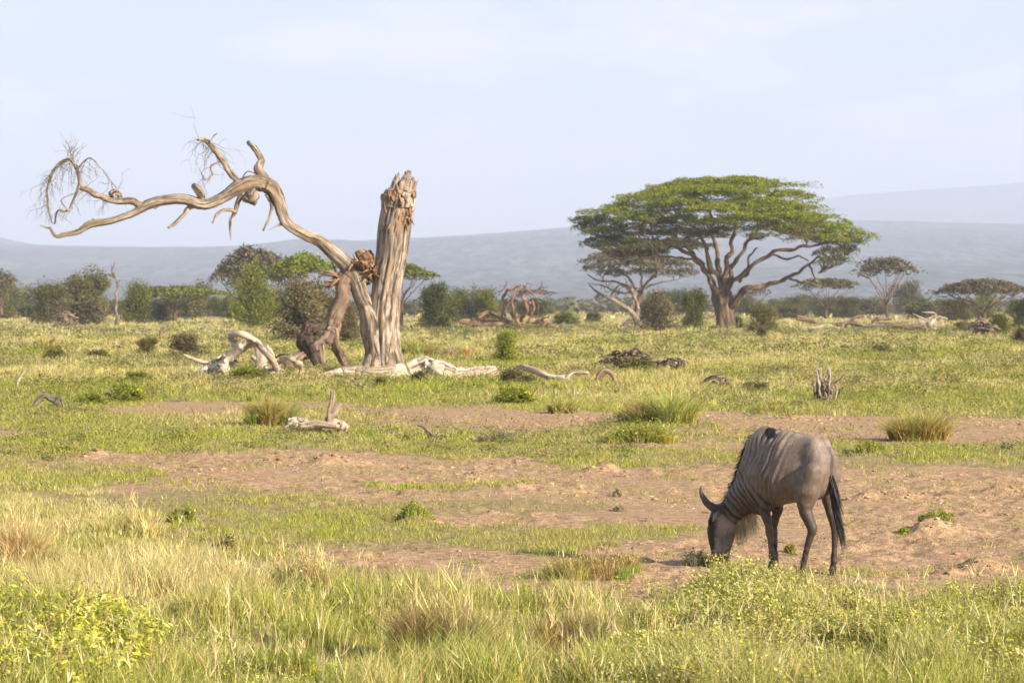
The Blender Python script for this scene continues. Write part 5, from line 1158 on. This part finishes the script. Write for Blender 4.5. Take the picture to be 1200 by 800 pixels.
def wildebeest():
    rs = np.random.RandomState(2)
    feet = {}
    mb = MB()
    # trunk, from the rump to the chest
    loft(mb, [(975, 538, 974, 566, .09), (970, 523, 971, 578, .155), (964, 514.5, 965, 584, .185), (954, 509.5, 955, 586, .205, .1), (941, 507.5, 942, 588, .22, .2), (927, 505, 928, 589, .235, .3),
              (914, 502, 915, 591.5, .235, .4), (903, 499, 904, 594, .21, .5), (893, 499.5, 895, 597, .19, .5), (884, 505, 888, 596, .16, .4), (878, 515, 883, 588, .12, .2), (874, 530, 878, 572, .06)], n=36)
    # neck
    loft(mb, [(899, 502, 903, 596, .13, .4), (884, 508, 897, 598, .145, .4), (873.5, 527, 891, 599, .135, .35), (867, 545, 885, 601, .12, .3), (860.5, 563, 878, 604, .102, .25), (853, 580, 871, 609, .088, .1), (846, 592, 866, 614, .078), (842, 599, 863, 618, .06)], n=28)
    # head: forehead line to jaw line
    loft(mb, [(845, 592, 858, 597, .045), (836.5, 596, 865, 606, .085), (832.5, 605, 864.5, 616, .092), (830.5, 616, 862.5, 625, .086), (830.5, 627, 860, 634, .072), (832, 638, 857, 643, .064), (834, 647, 855, 651, .062),
              (835.5, 655, 854, 658, .066), (837.5, 662, 852.5, 664, .06), (841, 667, 849, 668, .035)], n=24)
    # shoulders and haunches flow into the legs
    limb(mb, [(893, 540, .075, .075), (891, 553, .112, .10), (890, 572, .125, .092), (893.5, 590, .128, .066), (898, 603, .13, .05), (900.5, 614, .13, .040), (902, 624, .13, .041), (903, 632, .13, .031), (904, 645, .13, .0265), (905, 654, .13, .031), (904.3, 660, .13, .029), (903.3, 664, .13, .034)])
    limb(mb, [(905, 560, -.10, .09), (909, 580, -.12, .075), (911.5, 594, -.125, .053), (909.5, 606, -.125, .044), (907.5, 616, -.125, .038), (907, 625, -.125, .038), (908, 634, -.125, .029), (909, 645, -.125, .026), (910, 652, -.125, .03), (909.4, 657, -.125, .029), (908.4, 661, -.125, .033)])
    limb(mb, [(957, 540, .07, .075), (953, 552, .115, .132), (948, 572, .135, .118), (944.5, 588, .14, .085), (944.5, 599, .14, .062), (948.5, 610, .14, .050), (952, 619.5, .14, .049), (949.8, 629, .14, .037), (946.6, 641, .14, .031), (943.6, 652, .14, .030), (941.8, 660, .14, .035), (940.6, 665, .14, .030), (939.6, 670, .14, .035)])
    limb(mb, [(968, 542, -.07, .075), (970.5, 556, -.12, .118), (971.5, 574, -.13, .095), (972.5, 588, -.135, .068), (974.5, 600, -.135, .051), (977.5, 611, -.135, .045), (979.3, 620, -.135, .043), (979, 630, -.135, .034), (978.2, 642, -.135, .028), (977.8, 651, -.135, .029), (977.6, 657, -.135, .033), (977, 661, -.135, .03), (976.3, 665, -.135, .034)])
    # stifle fold, chest keel, tail stock
    limb(mb, [(937, 578, .09, .05), (943, 582, .13, .085), (950, 585, .11, .06)])
    limb(mb, [(898, 585, 0, .11), (893, 592, 0, .10), (884, 585, 0, .10)])
    # tail
    tl = [(963, 514, 0, .03), (967.5, 519, 0, .034), (971.5, 530, 0, .026), (973.5, 545, 0, .021), (974.6, 562, 0, .018), (975.3, 575, 0, .014)]
    T = []
    for a, b, l, r in tl:
        s, l2, z = slz(a, b, l); T.append(to_w(s, l2, z))
    tube(mb, T, [t[3] for t in tl], n=10)
    # ears, drooping sideways behind the horns
    def ear(sg):
        s0, _, z0 = slz(849, 599, 0); pts = [(s0, sg * .07, z0), (s0 - .01, sg * .115, z0 - .005), (s0 - .02, sg * .17, z0 - .035), (s0 - .02, sg * .215, z0 - .085)]
        tube(mb, [to_w(*p) for p in pts], [.02, .028, .026, .010], n=10)
    ear(1); ear(-1)
    # brow and nostril mass
    for l in (.062, -.062):
        s0, _, z0 = slz(838, 610, 0); tube(mb, [to_w(s0 - .02, l, z0 + .03), to_w(s0 - .0, l * 1.12, z0), to_w(s0 - .02, l, z0 - .04)], [.02, .03, .018], n=8)
        s0, _, z0 = slz(839, 660, 0); tube(mb, [to_w(s0, l * .5, z0 + .03), to_w(s0 + .01, l * .75, z0), to_w(s0, l * .6, z0 - .03)], [.02, .03, .02], n=8)
    raw = link('raw', mb.mesh('raw'), None)
    rm = raw.modifiers.new('r', 'REMESH'); rm.mode = 'VOXEL'; rm.voxel_size = .0105; rm.use_smooth_shade = True
    sm = raw.modifiers.new('s', 'SMOOTH'); sm.factor = .5; sm.iterations = 10
    bpy.context.view_layer.update(); dg = bpy.context.evaluated_depsgraph_get()
    me = D.meshes.new_from_object(raw.evaluated_get(dg), depsgraph=dg); me.name = 'body'
    D.objects.remove(raw)
    n = len(me.vertices); V = np.empty(n * 3, np.float32); me.vertices.foreach_get('co', V); V = V.reshape(-1, 3).astype(float)
    Nn = np.empty(n * 3, np.float32); me.vertices.foreach_get('normal', Nn); Nn = Nn.reshape(-1, 3)
    dx, dy = V[:, 0] - WX0, V[:, 1] - WY0
    s = -WC * dx + WS * dy; l = -WS * dx - WC * dy; z = V[:, 2]
    # distance along the neck: 0 at the withers, 1 at the poll
    A = np.array(slz(893, 548)); B = np.array(slz(853, 604)); A2, B2 = A[[0, 2]], B[[0, 2]]
    ax = (B2 - A2) / np.linalg.norm(B2 - A2); q = np.stack([s, z], 1) - A2
    u = (q * ax).sum(1) / np.linalg.norm(B2 - A2); v = q[:, 0] * -ax[1] + q[:, 1] * ax[0]    # v>0 towards the crest
    zb = np.array(slz(893, 597))[2]; sh = np.array(slz(890, 540))[0]
    hd = np.array(slz(846, 596))
    head = sstep(.93, 1.03, u) * (z < hd[2] + .05)
    neck = sstep(.02, .3, u) * (1 - head)
    trunk = (u < .3) & (z > zb - .05)
    ntr = slz(893, 548)[0]
    # folds: near-vertical on the ribs, across the neck further forward
    wr = (vn3(s * 5, z * 5, l * 2, 3) - .5) * .09 + (vn3(s * 13, z * 9, l * 2, 33) - .5) * .03
    fold_t = np.sin(2 * math.pi * (s + .16 * (z - .95) + wr) / .052)
    fold_n = np.sin(2 * math.pi * ((u * .62) + .10 * v + wr) / .066)
    wt = sstep(.26, .42, s) * (1 - neck) * (z > zb - .03) * sstep(.03, .08, np.abs(l)) * sstep(zb - .02, zb + .12, z)
    wn = neck
    amp = .0045 * np.minimum(1, fold_t * .5 + .5) * wt * sstep(.2, .7, vn3(s * 4, z * 2.5, l * 3, 8)) + .0032 * (fold_n * .5 + .5) * wn
    # muscle relief: ribs, hip bone, shoulder blade
    rib = np.sin(2 * math.pi * (s + .3 * (z - .9)) / .075) * .0045 * sstep(.2, .3, s) * (1 - sstep(.5, .62, s)) * (z > zb)
    rel = (vn3(s * 6, z * 6, l * 6, 14) - .5) * .028 * (z > .62) + (vn3(s * 14, z * 14, l * 14, 15) - .5) * .010
    for px_, py_, h_, r_ in ((951, 518, .022, .055), (940, 540, -.020, .085), (957, 545, .012, .07), (892, 552, .012, .07), (904, 572, -.014, .05), (884, 530, -.010, .05), (914, 520, .010, .06), (947, 575, .010, .05), (934, 566, .008, .06), (966, 530, -.008, .04)):
        s_, _, z_ = slz(px_, py_, .15); rel = rel + h_ * np.exp(-((s - s_) ** 2 + (z - z_) ** 2) / r_ ** 2) * sstep(.03, .09, np.abs(l))
    V2 = V + Nn * (rib + rel - amp)[:, None]
    me.vertices.foreach_set('co', V2.astype(np.float32).ravel())
    base = np.array([.155, .115, .09])[None] * np.ones((n, 1))
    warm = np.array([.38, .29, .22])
    def mixto(c, m): 
        nonlocal base
        m = np.clip(m, 0, 1)[:, None]; base = base * (1 - m) + np.array(c)[None] * m
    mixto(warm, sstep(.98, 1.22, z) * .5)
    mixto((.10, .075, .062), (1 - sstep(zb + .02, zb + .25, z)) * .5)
    # dark brindle bands
    bt = sstep(.15, .8, fold_t) * wt * sstep(.30, .62, vn3(s * 3 + 3, z * 2.2, l * 3, 18) + .25 * sstep(.5, .7, s))
    bn = sstep(-.25, .55, fold_n) * wn
    mixto((.04, .03, .026), bt * .7); mixto((.020, .016, .015), bn * .95)
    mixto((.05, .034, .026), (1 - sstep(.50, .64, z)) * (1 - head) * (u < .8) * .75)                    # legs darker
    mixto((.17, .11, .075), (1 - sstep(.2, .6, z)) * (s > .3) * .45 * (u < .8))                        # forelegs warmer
    # black crest and withers patch
    crest = sstep(.075, .13, v) * neck * (np.abs(l) < .05)
    mixto((.018, .015, .015), crest)
    wp = slz(907, 500); zt = wp[2]
    mixto((.015, .012, .012), (1 - sstep(.06, .075, np.abs(s - wp[0] + .25 * (zt - z) + (vn3(s * 20, z * 20, l * 20, 4) - .5) * .06))) * sstep(zt - .11, zt - .09, z))
    mixto((.03, .025, .022), (1 - sstep(.008, .022, np.abs(l))) * sstep(zt - .09, zt - .05, z) * (s > .05) * .8)   # dark line along the spine
    # head: pale grey brown cheek, black face
    fr = np.array(slz(832, 625)); s_face = slz(832, 625)[0]
    mixto((.26, .21, .18), head * .9)
    mixto((.10, .08, .07), head * sstep(.4, .7, vn3(s * 9, z * 5, l * 9, 51)) * .6)
    front = sstep(s_face - .15, s_face - .09, s + (vn3(s * 30, z * 30, l * 30, 52) - .5) * .03 + .12 * (z - fr[2]))
    mixto((.014, .012, .012), head * front)
    mz = np.array(slz(842, 655))[2]
    mixto((.045, .035, .032), head * (1 - sstep(mz + .02, mz + .10, z)) * .9)
    earm = (np.abs(l) > .098) & (u > .8) & (z > slz(845, 618)[2]) & (z < slz(845, 590)[2])
    mixto((.22, .17, .13), earm * 1.0)
    mixto((.06, .045, .04), (s < -.0) * (z < 1.12) * (np.abs(l) < .028) * (s < slz(970, 550)[0]) * .8)                # tail
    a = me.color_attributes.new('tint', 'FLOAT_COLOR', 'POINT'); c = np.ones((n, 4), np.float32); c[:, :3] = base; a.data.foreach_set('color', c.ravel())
    me.polygons.foreach_set('use_smooth', np.ones(len(me.polygons), bool))
    org = np.array(to_w(.35, 0, 0)); org[2] = Hs(org[0], org[1])
    me.transform(Matrix.Translation(-Vector(org)))
    coat = mat_coat()
    root = empty('wildebeest', org, 'grey brown wildebeest with dark neck bands grazing with its head down on bare soil', 'wildebeest')
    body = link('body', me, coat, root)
    def sub(mbx, name, mat, smooth=True): 
        mbx.V = [v_ - org for v_ in mbx.V]; return mbx.obj(name, mat, root, smooth)
    horn = mat_plain('dark_horn', (.075, .06, .055), .38, 30, .35, .5)
    def hornpts(sg):
        pts = [(849, 597, .03), (843, 596.5, .075), (836, 594.5, .14), (829, 589.5, .195), (824, 582, .225), (821.5, 575, .23), (822, 568.5, .215)]
        out = []
        for a_, b_, l_ in pts:
            s_, _, z_ = slz(a_, b_, l_); out.append(to_w(s_, sg * l_, z_))
        return out
    for sg in (1, -1):
        h = MB(); tube(h, hornpts(sg), [.052, .05, .042, .034, .026, .016, .004], n=12, rough=.05, seed=3, col=(1, 1, 1)); sub(h, 'horn', horn)
    hair = mat_leaf('dark_hair', .1, .55, .3)
    mane = MB()
    tt = rs.rand(900); roots = []
    for t_ in tt:
        k = t_ * 5; xs = [880, 873.5, 867, 860.5, 853, 845]; yb = [508, 524, 542, 560.5, 578, 592]; i = min(4, int(k)); f = k - i
        r_ = slz(xs[i] + (xs[i + 1] - xs[i]) * f + .8, yb[i] + (yb[i + 1] - yb[i]) * f + .8, 0); roots.append(to_w(r_[0], rs.normal(0, .014), r_[2]))
    roots = np.array([list(r_) for r_ in roots]); fw = np.array([-WC, WS, 0])
    strands(mane, roots, np.tile(fw * .35 + np.array([0, 0, -.5]) + np.array([-WS, -WC, 0]) * 0, (900, 1)) + np.random.RandomState(3).normal(0, .25, (900, 1)) * np.array([[-WS, -WC, 0]]), .085, .0022, rs, (.022, .018, .016), .6, .3)
    sub(mane, 'mane', hair, False)
    beard = MB(); m = 420; tt = rs.rand(m)
    xs = np.interp(tt, [0, .5, 1], [863, 870, 885]); ys = np.interp(tt, [0, .5, 1], [620, 610, 601.5])
    roots = np.array([list(to_w(*(slz(x_ - 1, y_ - 1.5)[:1] + (rs.normal(0, .022),) + slz(x_ - 1, y_ - 1.5)[2:]))) for x_, y_ in zip(xs, ys)])
    strands(beard, roots, np.tile(-fw * .45 + np.array([0, 0, -1.0]), (m, 1)), .22, .0018, rs, (.50, .40, .27), .5, .30)
    sub(beard, 'beard', mat_leaf('pale_beard', .45, .55, .2), False)
    tt_ = MB(); m = 1100; k = rs.rand(m) ** 1.3
    xs = np.interp(k, [0, .35, 1], [974.3, 975.6, 981]); ys = np.interp(k, [0, .35, 1], [556, 580, 610])
    roots = np.array([list(to_w(*(slz(x_, y_)[:1] + (rs.normal(0, .013),) + slz(x_, y_)[2:]))) for x_, y_ in zip(xs, ys)]) + rs.normal(0, .006, (m, 3))
    strands(tt_, roots, np.tile(-fw * .40 + np.array([0, 0, -1.1]), (m, 1)), .27, .0024, rs, (.028, .024, .023), .15, .07)
    sub(tt_, 'tail_tuft', hair, False)
    # hooves
    hoof = mat_plain('hoof_horn', (.045, .038, .035), .5)
    for px, py, l in ((903.3, 664, .13), (908.4, 661, -.125), (939.6, 670, .14), (976.3, 665, -.135)):
        s_, _, z_ = slz(px, py, l); w0 = to_w(s_, l, 0); gz = Hs(w0.x, w0.y)
        hb = MB()
        for d in (-.019, .019):
            tube(hb, [to_w(s_ - .012, l + d, z_ + .012), to_w(s_ + .012, l + d, (z_ + gz) / 2), to_w(s_ + .035, l + d * 1.1, gz + .004)], [.022, .026, .027], n=8, sub=3, col=(1, 1, 1))
        sub(hb, 'hoof', hoof)
    for sg in (1, -1):
        s_, _, z_ = slz(838, 609.5, 0); e = MB()
        tube(e, [to_w(s_ - .017, sg * .0905, z_), to_w(s_ - .008, sg * .0975, z_), to_w(s_ + .002, sg * .0905, z_)], [.006, .013, .006], n=10, col=(1, 1, 1))
        sub(e, 'eye', mat_plain('dark_eye', (.012, .009, .008), .08, 10, .1, .8))
wildebeest()
